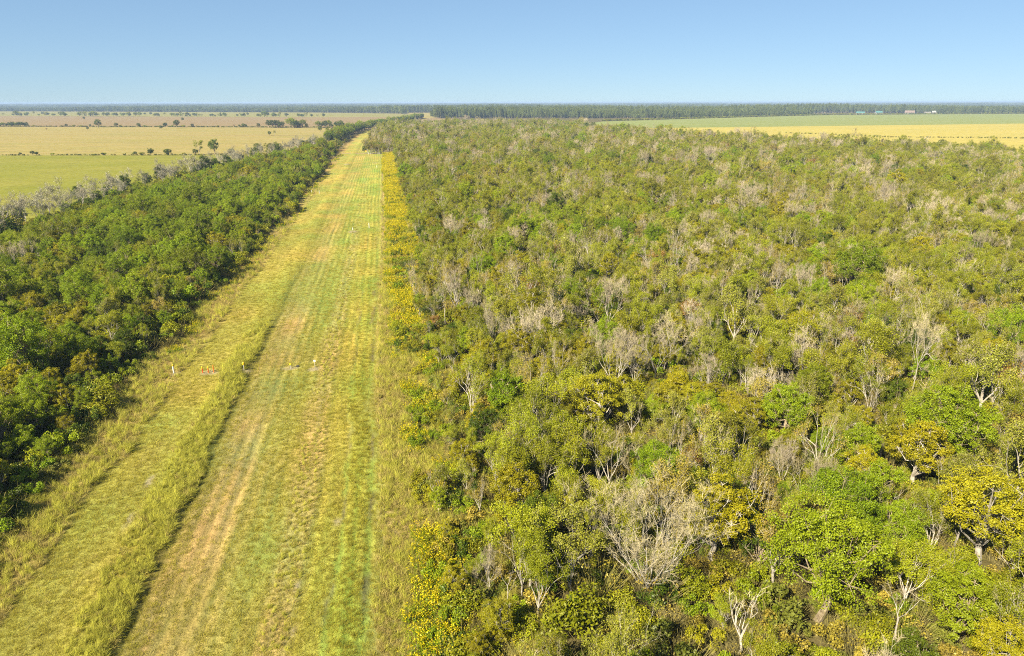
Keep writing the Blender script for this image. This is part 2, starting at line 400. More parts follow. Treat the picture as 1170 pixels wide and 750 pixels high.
K_dense('green', 11, 9.5, 4.0, 2.0, 28, 26000, .15, 'green'); K_dense('green', 12, 8.2, 3.3, 1.8, 22, 20000, .15, 'green')
K_dense('green', 13, 10.5, 4.6, 2.6, 34, 31000, .15, 'green')
K_dense('yellow', 21, 8.5, 3.6, 2.0, 24, 22000, .145, 'yellow', 'bark_pale'); K_dense('yellow', 22, 9.5, 3.9, 2.6, 24, 22000, .145, 'yellow', 'bark_pale')
K_dense('yellow', 23, 7.5, 2.8, 1.6, 20, 16000, .14, 'yellow', 'bark_pale')
K_dense('dark', 31, 8.8, 3.5, 1.4, 26, 20000, .16, 'dark'); K_dense('dark', 32, 7.6, 3.0, 1.2, 22, 16000, .16, 'dark')
K_sparse('olive', 41, 10.0, 3.4, 12000, .175, 'olive', trunk=.22, thick=.85); K_sparse('olive', 42, 9.0, 3.2, 12500, .175, 'olive', limbs=6)
K_sparse('olive', 43, 11.0, 3.2, 10000, .175, 'olive', fan=.45, trunk=.24, thick=.85); K_sparse('olive', 44, 8.5, 3.0, 11500, .175, 'olive', limbs=6, fan=.6)
K_sparse('tan', 51, 9.5, 3.2, 4500, .18, 'tan', twigs=6); K_sparse('tan', 52, 10.5, 3.4, 3600, .18, 'tan', twigs=6, fan=.6); K_sparse('tan', 53, 8.0, 2.8, 4500, .18, 'tan', twigs=8)
K_sparse('sage', 61, 10.0, 3.3, 7000, .18, 'sage', trunk=.22, thick=.8); K_sparse('sage', 62, 9.5, 3.0, 6500, .18, 'sage')
K_sparse('rust', 71, 7.5, 2.5, 3200, .22, 'rust'); K_sparse('rust', 72, 8.5, 2.6, 2600, .22, 'rust')
K_sparse('bare', 81, 11.0, 4.2, 0, 0, None, depth=5, limbs=5, fan=.75, trunk=.2, twigs=12, thick=.75)
K_sparse('bare', 82, 10.0, 3.2, 0, 0, None, depth=4, limbs=5, fan=.6, trunk=.32, twigs=12, thick=.75)
K_sparse('bare', 83, 9.0, 3.0, 0, 0, None, depth=4, limbs=6, fan=.7, trunk=.25, twigs=12, thick=.75)
K_sparse('bare', 84, 10.5, 2.4, 0, 0, None, depth=4, limbs=3, fan=.45, trunk=.42, twigs=11, thick=.75)
K_sparse('bare', 86, 8.5, 2.6, 0, 0, None, depth=4, limbs=7, fan=.5, trunk=.15, twigs=14, thick=.7)
K_sparse('bare', 94, 10.0, 3.6, 0, 0, None, depth=4, limbs=4, fan=.95, trunk=.28, twigs=14, thick=.8, spread=.6)
K_sparse('bare', 95, 9.5, 2.2, 0, 0, None, depth=4, limbs=3, fan=.3, trunk=.45, twigs=12, thick=.7)
K_sparse('bare_fan', 85, 13.5, 6.0, 0, 0, None, depth=5, limbs=13, fan=.8, trunk=.07, twigs=9, thick=.75, spread=.30)
K_sparse('moss', 87, 9.5, 3.2, 1500, .26, 'moss', depth=4, limbs=5, fan=.6, trunk=.25, twigs=9); K_sparse('moss', 88, 10.5, 3.4, 1100, .26, 'moss', depth=4, limbs=6, fan=.7, trunk=.3, twigs=10)
K_sparse('snag', 91, 6.5, 1.4, 0, 0, None, thick=.6, depth=3, limbs=3, fan=.5, trunk=.5, twigs=3); K_sparse('snag', 92, 7.5, 1.9, 0, 0, None, thick=.6, depth=3, limbs=4, fan=.6, trunk=.4, twigs=3)
for i, (lm, H, R, n) in enumerate([('olive', 2.6, 1.9, 1500), ('green', 2.4, 1.7, 1700), ('weed', 2.0, 1.6, 1300), ('dark', 2.8, 1.8, 1700), ('tan', 2.2, 1.6, 900), ('yellow', 2.5, 1.6, 1300)]):
    T, C, tw, l = shrub(100 + i, H, R, n, .21, lm); add_kind('shrub', [('stems', T, tw), ('foliage', C, l)], R, H)
for i in range(3):                                         # leafless brush
    T, C, tw, l = shrub(120 + i, 2.8, 1.5, 160, .18, 'tan', nb=260); add_kind('brush', [('stems', T, tw), ('foliage', C, l)], 1.5, 2.8)
for i in range(4):                                         # goldenrod
    r = np.random.default_rng(140 + i); S = MB(); F = MB(); n = 34
    a = r.uniform(0, 6.28, n); q = .8 * np.sqrt(r.uniform(0, 1, n)); h = r.uniform(.8, 1.5, n)
    b0 = np.stack([q * np.cos(a), q * np.sin(a), np.zeros(n)], 1); e = b0 + np.stack([np.cos(a) * .25, np.sin(a) * .25, h], 1) + r.normal(size=(n, 3)) * .08
    S.ribbon(b0, e, .03, .5, 0, r)
    for k in range(9):
        f = r.uniform(.15, .85, (n, 1)); c = b0 + (e - b0) * f + r.normal(size=(n, 3)) * .07; leaves(S, c, unit(r.normal(size=(n, 3))), .17, r, 0, .2, .35, .5)
    gold = r.random(n) < [.5, .34, .62, .2][i]
    for k in range(7):
        g = e[gold]; c = g + r.normal(size=g.shape) * np.array([.08, .08, .13]); leaves(F, c, unit(r.normal(size=g.shape) + [0, 0, .6]), .125, r, 0, .5, .8, .55)
    add_kind('goldenrod', [('stems', S, 'green'), ('flowers', F, 'gold')], .9, 1.4)
for i in range(3): add_kind('short_green', [('blades', tuft(160 + i, 34, .20, .30, .5, .020), 'grass_green')], .3, .2)
for i in range(3): add_kind('short_yellow', [('blades', tuft(165 + i, 34, .24, .30, .55, .020), 'grass_yellow')], .3, .2)
for i in range(2): add_kind('short_straw', [('blades', tuft(170 + i, 30, .20, .30, .6, .020), 'grass_straw')], .3, .2)
for i in range(3): add_kind('tall_yellow', [('blades', tuft(175 + i, 50, 1.15, .26, .38, .030), 'tall')], .4, .9)
for i in range(3): add_kind('tall_straw', [('blades', tuft(180 + i, 44, .9, .28, .5, .028), 'grass_straw')], .4, .9)
for i in range(2): add_kind('tall_green', [('blades', tuft(185 + i, 42, .75, .32, .5, .022), 'grass_green')], .4, .9)
for i in range(4):                                         # a piece of far woodland, several crowns
    r = np.random.default_rng(200 + i); C = MB(); T = MB()
    for k in range(9):
        c = np.array([r.uniform(-13, 13), r.uniform(-11, 11), 0]); h = r.uniform(8, 14); rr = r.uniform(3, 5); nn = 260
        o = unit(r.normal(size=(nn, 3)) + np.array([0, 0, .3])) * r.uniform(.6, 1.05, (nn, 1)); o *= np.array([rr, rr, h * .42])
        leaves(C, c + np.array([0, 0, h * .58]) + o, unit(o), 1.15, r, 0, .3, .75, r.uniform(.15, .85)); T.tube([c, c + np.array([0, 0, h * .6])], [.3, .15], 4)
    add_kind('woods', [('trunk', T, 'bark'), ('crown', C, 'far')], 14, 13)

# ------------------------------------------------------------------ scattering
PROTO = bpy.data.collections.new('plant_kinds')            # never linked to the scene: only a source of meshes
ORDER = {}; count = 0
for k, L in KINDS.items():
    ORDER[k] = []
    for d in L:
        o = bpy.data.objects.new('plant_kind.%03d' % count, d['joined']); PROTO.objects.link(o); ORDER[k].append(count); count += 1

GN = bpy.data.node_groups.new('scatter_plants', 'GeometryNodeTree')
GN.interface.new_socket('Geometry', in_out='INPUT', socket_type='NodeSocketGeometry')
GN.interface.new_socket('Geometry', in_out='OUTPUT', socket_type='NodeSocketGeometry')
gi = GN.nodes.new('NodeGroupInput'); go = GN.nodes.new('NodeGroupOutput')
ci = GN.nodes.new('GeometryNodeCollectionInfo'); ci.inputs['Collection'].default_value = PROTO
ci.inputs['Separate Children'].default_value = True; ci.inputs['Reset Children'].default_value = True
ip = GN.nodes.new('GeometryNodeInstanceOnPoints'); ip.inputs['Pick Instance'].default_value = True
def nattr(name, t):
    q = GN.nodes.new('GeometryNodeInputNamedAttribute'); q.data_type = t; q.inputs['Name'].default_value = name; return q.outputs['Attribute']
e2r = GN.nodes.new('FunctionNodeEulerToRotation')
GN.links.new(nattr('rot', 'FLOAT_VECTOR'), e2r.inputs[0]); GN.links.new(e2r.outputs[0], ip.inputs['Rotation'])
GN.links.new(nattr('scl', 'FLOAT_VECTOR'), ip.inputs['Scale']); GN.links.new(nattr('idx', 'INT'), ip.inputs['Instance Index'])
GN.links.new(gi.outputs[0], ip.inputs['Points']); GN.links.new(ci.outputs[0], ip.inputs['Instance']); GN.links.new(ip.outputs[0], go.inputs[0])

def scatter(name, pts, idx, rot, scl):
    """one uncountable mass of plants"""
    pts = np.asarray(pts, np.float32); n = len(pts)
    me = bpy.data.meshes.new(name); me.vertices.add(n); me.vertices.foreach_set('co', pts.reshape(-1))
    a = me.attributes.new('rot', 'FLOAT_VECTOR', 'POINT'); a.data.foreach_set('vector', np.asarray(rot, np.float32).reshape(-1))
    a = me.attributes.new('scl', 'FLOAT_VECTOR', 'POINT'); a.data.foreach_set('vector', np.asarray(scl, np.float32).reshape(-1))
    a = me.attributes.new('idx', 'INT', 'POINT'); a.data.foreach_set('value', np.asarray(idx, np.int32))
    o = put(name, me); o['kind'] = 'stuff'
    md = o.modifiers.new('scatter', 'NODES'); md.node_group = GN
    return o

def jgrid(x0, x1, y0, y1, s, r, jit=.46):
    gx, gy = np.meshgrid(np.arange(x0, x1, s), np.arange(y0, y1, s * .9)); gx = gx + (np.arange(gx.shape[0]) % 2)[:, None] * s / 2
    return (gx + r.uniform(-jit, jit, gx.shape) * s).ravel(), (gy + r.uniform(-jit, jit, gy.shape) * s).ravel()

def plant(name, kind, var, label, cat, loc, rz, s, group):
    d = KINDS[kind][var]; t = thing(name, label, cat, loc, rz, s, group)
    for pn, me in d['parts']:
        c = put(pn, me, t)
        if pn in ('twigs', 'flowers'): c['kind'] = 'stuff'          # too fine to pick apart
    return t

# ------------------------------------------------------------------ ground and fields
g = 26000
o = sheet('ground', [(-g, -2000), (g, -2000), (g, g), (-g, g)], -0.12, M['floor'])

LEFT_EDGE = lambda y: -38.8 - 2.2 * np.clip((125 - y) / 35, 0, 1) + 2.6 * (vnoise(y, 0 * y, 23, 4) - .5) * 2
LB = [(0, -125), (200, -126), (270, -124), (360, -124), (490, -106), (640, -82), (740, -62), (870, -42), (1000, -40)]   # far side of the narrow woods: y, x
left_back = lambda y: np.interp(y, [a for a, _ in LB], [b for _, b in LB])
sheet('pasture', [(-128, -200), (-3000, -200), (-1400, 860), (-318.7, 670), (-122, 634), (-78, 625), (-104, 490), (-124, 360), (-124, 200)], -0.05, M['pasture'])
sheet('tan_pasture', [(-122, 634.2), (-318.7, 670.2), (-1400, 860.2), (-1500, 1750), (-705, 1503), (2.5, 1282), (-42, 1000), (-40, 870), (-78, 625.2)], -0.04, M['straw'])
sheet('stubble_field', [(2.5, 1283), (-705, 1504), (-1500, 1751), (-2600, 3135), (-1268, 2720), (-147, 2240), (300, 2300), (120, 1750), (30, 1390)], -0.03, M['stubble'])
sheet('far_pasture', [(-147, 2241), (-1268, 2721), (-2600, 3136), (-3600, 4900), (-1800, 4150), (-300, 3300), (60, 2900), (290, 2302)], -0.02, M['palegreen'])
sheet('tan_clearing', [(95, 2050), (190, 2050), (330, 3100), (100, 3100)], 0.02, M['straw'])
sheet('gold_field', [(330, 1160), (422, 1167), (1265, 1262), (3000, 1420), (2600, 300), (560, 300), (470, 480), (520, 560), (440, 650), (370, 810)], -0.06, M['gold_field'])
sheet('green_field', [(330, 1160.5), (422, 1167.5), (1265, 1262.5), (3000, 1420.5), (5600, 3000), (2271, 2277), (1485, 2236), (1105, 2007), (498, 1610), (350, 1330)], -0.05, M['green_field'])

sheet('field_ditch', [(-620, 1135), (-90, 1000), (-90, 1004), (-620, 1140)], 0.0, M['stubble'])
sheet('field_path', [(-420, 905), (-88, 800), (-88, 802.5), (-420, 908)], 0.0, M['palegreen'])
# mown strip: lanes run along +Y
LANES = [(-46, 0.099, 0.081, 0.035), (-40, 0.182, 0.137, 0.047), (-37.5, 0.274, 0.204, 0.070), (-35, 0.266, 0.215, 0.062), (-33.5, 0.269, 0.246, 0.052), (-30, 0.286, 0.255, 0.056), (-27, 0.294, 0.268, 0.052),
         (-24, 0.260, 0.243, 0.047), (-23.5, 0.144, 0.137, 0.035), (-23.1, 0.144, 0.137, 0.037), (-22.6, 0.238, 0.205, 0.064), (-21.6, 0.260, 0.209, 0.077), (-20.8, 0.281, 0.217, 0.081), (-19.9, 0.256, 0.195, 0.069), (-19.2, 0.288, 0.232, 0.090), (-18.3, 0.281, 0.224, 0.083), (-17.4, 0.260, 0.238, 0.068),  # dark stops beside the tall grass: a rut, plus the grass's shade painted in
         (-15, 0.234, 0.238, 0.056), (-13.2, 0.249, 0.242, 0.056), (-12.2, 0.303, 0.255, 0.086), (-10.2, 0.303, 0.251, 0.086), (-9.2, 0.296, 0.270, 0.052), (-7.2, 0.315, 0.279, 0.052), (-6.9, 0.190, 0.155, 0.066), (-6.5, 0.286, 0.279, 0.045), (-5.2, 0.251, 0.260, 0.044), (-4.4, 0.245, 0.244, 0.044), (-4.1, 0.144, 0.115, 0.051), (-3.8, 0.144, 0.122, 0.051), (-3.4, 0.228, 0.229, 0.047), (-2.2, 0.281, 0.222, 0.090), (1, 0.251, 0.196, 0.074), (4, 0.198, 0.159, 0.055), (9, 0.122, 0.096, 0.039), (60, 0.099, 0.081, 0.035)]
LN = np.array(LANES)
SPOTS = [(-35.3, 113.8, .9, 1.2), (-30.0, 113.2, 1.9, 1.5), (-24.6, 112.8, 1.2, 1.3), (-17.2, 113.0, 1.6, 1.0), (-13.3, 111.6, 1.3, 1.2), (-12.3, 243, 1.8, 2.6), (-28.9, 78, .5, 2.2), (-28.6, 70, .4, 1.8), (-10.0, 56, .4, .9), (-9.7, 50, .3, .7), (-7.0, 66, .3, 1.2), (-7.3, 531, 2.6, 3.5), (-27, 520, 3, 5)]
def spot(x, y):
    v = np.zeros(np.shape(x))
    for sx, sy, a, b in SPOTS:
        v = np.maximum(v, np.exp(-(((x - sx) / a) ** 2 + ((y - sy) / b) ** 2) * (.6 + 1.0 * vnoise(x, y, .9, 61))))
    return np.clip((v - .28) * 2.2, 0, 1)
def wander(x, y):
    return x + (vnoise(y, x, 9, 1) - .5) * .9 + (vnoise(y, x, 31, 2) - .5) * 1.3 + (vnoise(x * 1.5, y, 2.2, 3) - .5) * .8
def lane_rgb(x, y):
    xw = wander(x, y)
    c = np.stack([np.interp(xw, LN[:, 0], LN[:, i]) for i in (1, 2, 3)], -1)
    # wheel ruts on the green side only show in places
    rut = ((xw > -4.35) & (xw < -3.55)) | ((xw > -7.15) & (xw < -6.6)); rm = np.clip((vnoise(y, x * .4, 7, 17) - .5) * 5, 0, 1)
    c = np.where(rut[..., None], c * rm[..., None] + np.array([.235, .255, .048]) * (1 - rm[..., None]), c)
    # the worn track comes and goes along the strip
    worn = np.clip((vnoise(y, x * .3, 22, 8) - .22) * 4 + np.clip((112 - y) / 12, 0, .6), 0, .85) * np.clip((620 - y) / 250, .3, 1)
    dirt = (xw > -21.6) & (xw < -17.2)
    gr = np.array([.225, .210, .055])
    c = np.where(dirt[..., None], c * worn[..., None] + gr * (1 - worn[..., None]), c)
    # farther up the strip the lanes even out
    far = np.clip((y - 120) / 200, 0, .8)[..., None]
    even = np.where((x < -16)[..., None], np.array([.270, .242, .058]), np.array([.240, .250, .052]))
    inn = ((x > -33.5) & (x < -2.6))[..., None]
    c = np.where(inn, c * (1 - far) + even * far, c)
    b = vnoise(x, y * .5, 3.0, 11); b2 = vnoise(x, y * .35, 11, 12)
    ln = np.sin(2 * math.pi * (x + .8 * vnoise(y, x, 13, 14)) / 1.5) * vnoise(x, y * .12, 1.6, 15) * np.clip((x + 24) / 3, .15, 1)
    c = c * (1 + np.array([.42, .30, .30]) * ln[..., None]); pt = (vnoise(x, y * .6, 6.5, 16) - .5)[..., None]
    c = c * (1 + pt * np.array([.45, .06, .20]))
    sp = .75 * spot(x, y)[..., None]; c = c * (1 - sp) + np.array([.255, .210, .145]) * sp
    return c * (0.82 + .22 * b + .18 * b2)[..., None]
def lane_z(x, y):
    z = .10 * (vnoise(x, y * .3, 1.2, 21) - .5) + .16 * (vnoise(x, y, 8, 22) - .5)
    for cx, wd, dp in ((-23.25, .30, .13), (-20.4, .35, .10), (-18.6, .35, .10), (-6.9, .25, .10), (-4.0, .3, .09), (-14.2, .3, .06)):
        z = z - dp * np.exp(-((x + (vnoise(y, 0 * x, 9, 1) - .5) * .5 - cx) / wd) ** 2)
    z = z + .22 * np.exp(-((x + 26.2) / 2.0) ** 4)
    return z + .14
xs = np.arange(-46, 10.01, .4); ys = [22.0]
while ys[-1] < 1330: ys.append(ys[-1] + max(.45, (ys[-1] - 40) * .006))
ys = np.array(ys); GX, GY = np.meshgrid(xs, ys)
shift = np.interp(GY, [0, 760, 1130, 1330], [0, 0, 6, 28])   # beyond the cross track the strip bends away
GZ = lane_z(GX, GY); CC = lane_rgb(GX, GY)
nx, ny = len(xs), len(ys); ii = np.arange(nx * ny).reshape(ny, nx)
me = bpy.data.meshes.new('mown_strip')
me.from_pydata(np.stack([GX + shift, GY, GZ], -1).reshape(-1, 3).tolist(), [], np.stack([ii[:-1, :-1], ii[:-1, 1:], ii[1:, 1:], ii[1:, :-1]], -1).reshape(-1, 4).tolist())
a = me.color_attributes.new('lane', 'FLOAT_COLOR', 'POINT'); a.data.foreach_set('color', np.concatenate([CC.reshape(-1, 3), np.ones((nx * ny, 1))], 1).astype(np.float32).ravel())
me.polygons.foreach_set('use_smooth', np.ones(len(me.polygons), bool))
m, n, out = mat('strip_turf'); Lk = n.links.new
at = N(n, 'ShaderNodeAttribute', attribute_name='lane'); tc = N(n, 'ShaderNodeTexCoord')
mp = N(n, 'ShaderNodeMapping'); mp.inputs['Scale'].default_value = (1, .45, 1); Lk(tc.outputs['Object'], mp.inputs[0])
nz = N(n, 'ShaderNodeTexNoise'); nz.inputs['Scale'].default_value = 2.2; nz.inputs['Detail'].default_value = 7; nz.inputs['Roughness'].default_value = .7; Lk(mp.outputs[0], nz.inputs['Vector'])
nb = N(n, 'ShaderNodeTexNoise'); nb.inputs['Scale'].default_value = .09; nb.inputs['Detail'].default_value = 5; Lk(tc.outputs['Object'], nb.inputs['Vector'])
mr = N(n, 'ShaderNodeMapRange'); mr.inputs['From Min'].default_value = .3; mr.inputs['From Max'].default_value = .7; mr.inputs['To Min'].default_value = .62; mr.inputs['To Max'].default_value = 1.22; Lk(nz.outputs['Fac'], mr.inputs['Value'])
hs = N(n, 'ShaderNodeHueSaturation'); Lk(at.outputs['Color'], hs.inputs['Color']); Lk(mr.outputs['Result'], hs.inputs['Value'])
mh = N(n, 'ShaderNodeMapRange'); mh.inputs['To Min'].default_value = .475; mh.inputs['To Max'].default_value = .525; Lk(nb.outputs['Fac'], mh.inputs['Value']); Lk(mh.outputs['Result'], hs.inputs['Hue'])
bp = N(n, 'ShaderNodeBump'); bp.inputs['Strength'].default_value = .9; bp.inputs['Distance'].default_value = .20
nc = N(n, 'ShaderNodeTexNoise'); nc.inputs['Scale'].default_value = 3.4; nc.inputs['Detail'].default_value = 5; nc.inputs['Roughness'].default_value = .75; Lk(tc.outputs['Object'], nc.inputs['Vector'])
ad = N(n, 'ShaderNodeMath', operation='ADD'); Lk(nz.outputs['Fac'], ad.inputs[0]); Lk(nc.outputs['Fac'], ad.inputs[1]); Lk(ad.outputs[0], bp.inputs['Height'])
df = N(n, 'ShaderNodeBsdfDiffuse'); Lk(hs.outputs[0], df.inputs[0]); Lk(bp.outputs[0], df.inputs['Normal']); Lk(df.outputs[0], out.inputs[0])
me.materials.append(m); me.update(); o = put('mown_strip', me); o['kind'] = 'structure'

# ------------------------------------------------------------------ forest regions
RF = [(304, 1074), (340, 930), (363, 796), (392, 705), (426, 636), (462, 575), (487, 533), (500, 510), (462, 470), (455, 447), (520, 380), (700, 300), (700, 0)]
right_poly = [(2, 4)] + [(2, 590), (8, 618), (-17, 625), (-16, 760), (-8, 1130), (12, 1340), (60, 1750), (95, 2000), (110, 2150), (360, 2150), (400, 1400)] + RF + [(300, 4)]
def right_forest(x, y):
    e = np.interp(y, [40, 100, 250], [3.8, 4.8, 7.6]) + (vnoise(y, 0 * y, 17, 6) - .5) * 4.0
    return inside(x, y, right_poly) & ((y > 612) | (x > e))
def left_woods(x, y):
    return (x < LEFT_EDGE(y)) & (x > left_back(y)) & (y > 20) & (y < 1000)
def in_view(x, y, z, m=0):
    u, v = project(x, y, z); return (u > -m) & (u < 1170 + m) & (v < 750 + m) & (v > 0)

# ------------------------------------------------------------------ trees that stand out
r = np.random.default_rng(3)
FEAT = [  # kind, variant, x, y, scale, rz, label
    ('bare_fan', 0, 20.5, 49.5, 1.0, .4, 'huge leafless tree fanning out many white limbs from a low fork'),
    ('green', 2, 34.2, 44.0, 1.05, 0, 'full bright green tree with a split brown trunk showing below its crown'),
    ('green', 1, 14.0, 84.0, 1.0, 1.2, 'round dark-shaded bright green tree standing out at the edge of the weedy strip'),
    ('green', 0, 63.0, 64.0, 1.15, 2.2, 'broad fresh green tree spreading above a yellow tree'),
    ('yellow', 0, 28.8, 52.5, 1.05, .7, 'bright yellow-green tree beside the huge leafless fan tree'),
    ('yellow', 1, 52.3, 47.5, 1.1, 1.9, 'wide golden yellow tree over a tangle of bare grey branches'),
    ('yellow', 2, 57.0, 61.0, 1.15, 3.0, 'low yellow tree tucked below the broad fresh green tree'),
    ('yellow', 0, 24.9, 79.0, 1.1, 4.0, 'olive yellow tree standing behind the round green tree by the weedy strip'),
    ('sage', 0, 14.2, 50.5, 1.0, .2, 'tall pale sage tree with a white forked trunk beside the fan tree'),
    ('yellow', 2, 11.2, 61.5, 1.0, 5.0, 'small lime yellow tree at the weedy edge of the forest'),
    ('bare', 0, 39.2, 119.0, 1.1, .5, 'pale domed leafless tree with a dense crown of whitish twigs'),
    ('bare', 2, 53.4, 115.0, .95, 2.5, 'smaller vase-shaped leafless tree near the pale domed one'),
    ('bare', 3, 74.5, 83.5, 1.15, 1.0, 'slender white-limbed bare tree behind the broad fresh green tree'),
    ('sage', 1, 78.6, 75.5, 1.15, 3.3, 'tall thin pale green tree beside a rust coloured tree'),
    ('rust', 0, 81.6, 74.0, 1.1, 0, 'rust brown tree next to the tall thin pale green one'),
    ('dark', 0, 30.1, 293.0, 1.15, 0, 'lone rounded very dark green tree amid the paler forest'),
    ('green', 1, 43.0, 39.0, .9, 3.7, 'low leafy green tree at the foot of bare grey snags'),
    ('snag', 1, 25.6, 41.5, 1.0, 1.0, 'small forked white dead tree below the yellow-green tree'),
    ('snag', 0, 37.5, 39.0, 1.1, 2.0, 'thin leaning grey dead tree beside the split-trunked green tree'),
    ('snag', 0, 8.3, 49.5, .75, 0, 'little white dead sapling at the goldenrod edge'),
    ('yellow', 2, -61.0, 137.0, .95, 0, 'lime green tree glowing among darker trees of the narrow woods'),
    ('yellow', 0, -48.0, 205.0, .9, 2, 'yellow-leaved tree on the strip side of the narrow woods'),
]
NAMES = dict(green='leafy_tree', yellow='leafy_tree', dark='leafy_tree', olive='leafy_tree', tan='thin_tree', sage='leafy_tree', rust='leafy_tree',
             moss='mossy_tree', bare='bare_tree', bare_fan='bare_tree', snag='dead_tree', shrub='shrub', brush='brush_clump', goldenrod='goldenrod_plant')
for k, v, x, y, s, rz, lab in FEAT:
    plant(NAMES[k], k, v, lab, 'dead tree' if k == 'snag' else 'tree', (x, y, -.1), rz, s, None)
FX = np.array([f[2] for f in FEAT]); FY = np.array([f[3] for f in FEAT]); FR = np.array([KINDS[f[0]][f[1]]['R'] * f[4] for f in FEAT])

# ------------------------------------------------------------------ the rest of the trees
def pick_kinds(x, y, table, r):
    """mixed stand: weights drift from place to place"""
    ks = list(table); w = np.stack([table[k] * np.exp(3.4 * (vnoise(x, y, 22, 30 + i) - .5) + 2.4 * (vnoise(x, y, 95, 50 + i) - .5)) for i, k in enumerate(ks)], 1)
    c = np.cumsum(w, 1); u = r.random(len(x)) * c[:, -1]; return np.array(ks, object)[(u[:, None] > c).sum(1).clip(0, len(ks) - 1)]
TR = dict(x=[], y=[], k=[], s=[], zone=[])
def collect(x, y, k, s, zone):
    TR['x'].append(x); TR['y'].append(y); TR['k'].append(k); TR['s'].append(s); TR['zone'].append(np.full(len(x), zone))
RIGHT_MIX = dict(olive=.35, tan=.10, bare=.125, yellow=.17, green=.125, dark=.045, sage=.06, rust=.007)
for a, b, sp, sc in ((26, 160, 3.75, .80), (160, 360, 4.1, .82), (360, 720, 5.2, .92), (720, 1350, 7.2, 1.1)):
    x, y = jgrid(-30, min(b, 720), 10, b, sp, r); d = np.hypot(x, y)
    ok = (d >= a) & (d < b) & right_forest(x, y) & (np.arctan2(x, y) < np.where(d < 220, rad(80), rad(58))); x, y = x[ok], y[ok]
    k = pick_kinds(x, y, RIGHT_MIX, r); collect(x, y, k, sc * r.uniform(.55, 1.28, len(x)) * np.where(np.isin(k, ['green', 'yellow', 'dark']), .86, 1) * np.where(y < 600, np.clip(.5 + (x - 4) / 16, .5, 1), 1), 0)
LEFT_MIX = dict(green=.60, dark=.08, olive=.12, yellow=.14, tan=.015, sage=.04, bare=.012)
for a, b, sp, sc in ((26, 200, 3.9, .74), (200, 420, 4.4, .78), (420, 1000, 5.6, .9)):
    x, y = jgrid(-130, -30, 10, b, sp, r); d = np.hypot(x, y)
    ok = (d >= a) & (d < b) & left_woods(x, y) & (x < LEFT_EDGE(y) - 1.5); x, y = x[ok], y[ok]
    k = pick_kinds(x, y, LEFT_MIX, r); collect(x, y, k, sc * r.uniform(.7, 1.15, len(x)) * np.clip(.42 + (LEFT_EDGE(y) - x) / 16, .42, 1) * np.clip(.5 + (x - left_back(y) - 6) / 40, .5, 1), 1)
# grey moss-hung trees on the pasture side of the narrow woods
y = np.arange(150, 740, 3.4); y = y + r.uniform(-2, 2, len(y)); x = left_back(y) + r.uniform(-5, 7, len(y))
e = vnoise(y, 0 * y, 21, 98) > .08; x, y = x[e], y[e]; k = np.where(r.random(len(y)) < .66, 'moss', np.where(r.random(len(y)) < .6, 'dark', 'sage')); collect(x, y, k, r.uniform(.75, 1.3, len(y)), 2)
# dark trees along the bend of the strip, far off
y = np.repeat(np.arange(800, 2050, 6.5), 4); y = y + r.uniform(-4, 4, len(y)); bx = np.interp(y, [740, 870, 1000, 1150, 1314, 1672, 2050], [-44, -42, -38, -24, 1, 60, 118]) - 4
x = bx - r.uniform(0, 16, len(y)); k = np.where(r.random(len(y)) < .6, 'dark', np.where(r.random(len(y)) < .6, 'green', 'olive')); collect(x, y, k, r.uniform(.9, 1.4, len(y)), 3)
X, Y, S = (np.concatenate(TR[q]) for q in 'xys'); KD = np.concatenate(TR['k']).astype(object); ZN = np.concatenate(TR['zone'])
nf = np.ones(len(X), bool)
for fx, fy, fr in zip(FX, FY, FR):
    nf &= np.hypot(X - fx, Y - fy) > fr * .62
    # nothing tall right in front of a tree that stands out
    dn = math.hypot(fx, fy); t = (X * fx + Y * fy) / dn; off = np.abs(X * fy - Y * fx) / dn
    nf &= ~((off < fr * .8) & (t < dn) & (t > dn - fr * 2.1))
X, Y, S, KD, ZN = X[nf], Y[nf], S[nf], KD[nf], ZN[nf]
S = S * np.where((r.random(len(S)) < .05) & (ZN < 2) & (np.hypot(X, Y) > 110), 1.4, 1.0)
WX, WZ = .88, 1.06                                                   # crowded trees grow narrow and tall                          # a few stand above the rest
V = np.array([r.integers(0, len(KINDS[k])) for k in KD]); RZ = r.uniform(0, 6.28, len(X)); DD = np.hypot(X, Y)
R0 = np.array([KINDS[k][v]['R'] for k, v in zip(KD, V)]); seen = in_view(X, Y, 6.0, 0)
WORD = dict(olive=['spreading olive', 'bushy olive', 'upright olive', 'rounded olive'], tan=['thin tan', 'gaunt tan', 'low tan'], bare=['domed leafless', 'twiggy leafless', 'many-stemmed leafless', 'slender leafless', 'low fanning leafless', 'crooked leafless', 'pole-like leafless'],
            yellow=['full yellow-green', 'lofty yellow-green', 'compact yellow-green'], green=['broad fresh green', 'compact fresh green', 'massive fresh green'], dark=['dense dark green', 'compact dark green'],
            sage=['tall-trunked pale green', 'thin pale green'], rust=['rust brown', 'sparse rust brown'], moss=['silvery mossy', 'ragged silvery'])
NEAR = dict(olive='an olive tree', tan='a tan tree', bare='a leafless tree', yellow='a yellow-green tree', green='a fresh green tree', dark='a dark green tree', sage='a pale green tree', rust='a rust brown tree', moss='a silvery tree')
FSHORT = ['the huge fan-limbed bare tree', 'the split-trunked green tree', 'the round green edge tree', 'the broadest green tree', 'the bright yellow tree', 'the wide golden tree', 'the low yellow tree', 'the olive yellow tree',
          'the white-forked sage tree', 'the small lime edge tree', 'the pale domed bare tree', 'the vase-shaped bare tree', 'the slender white-limbed tree', 'the tall thin pale tree', 'the rust tree', 'the lone dark tree', 'the low green tree', 'the forked white snag', 'the leaning grey snag', 'the white dead sapling', 'the lime tree', 'the yellow-leaved tree']
def sizew(s, a=.82, b=1.08): return 'small ' if s < a else ('big ' if s > b else '')
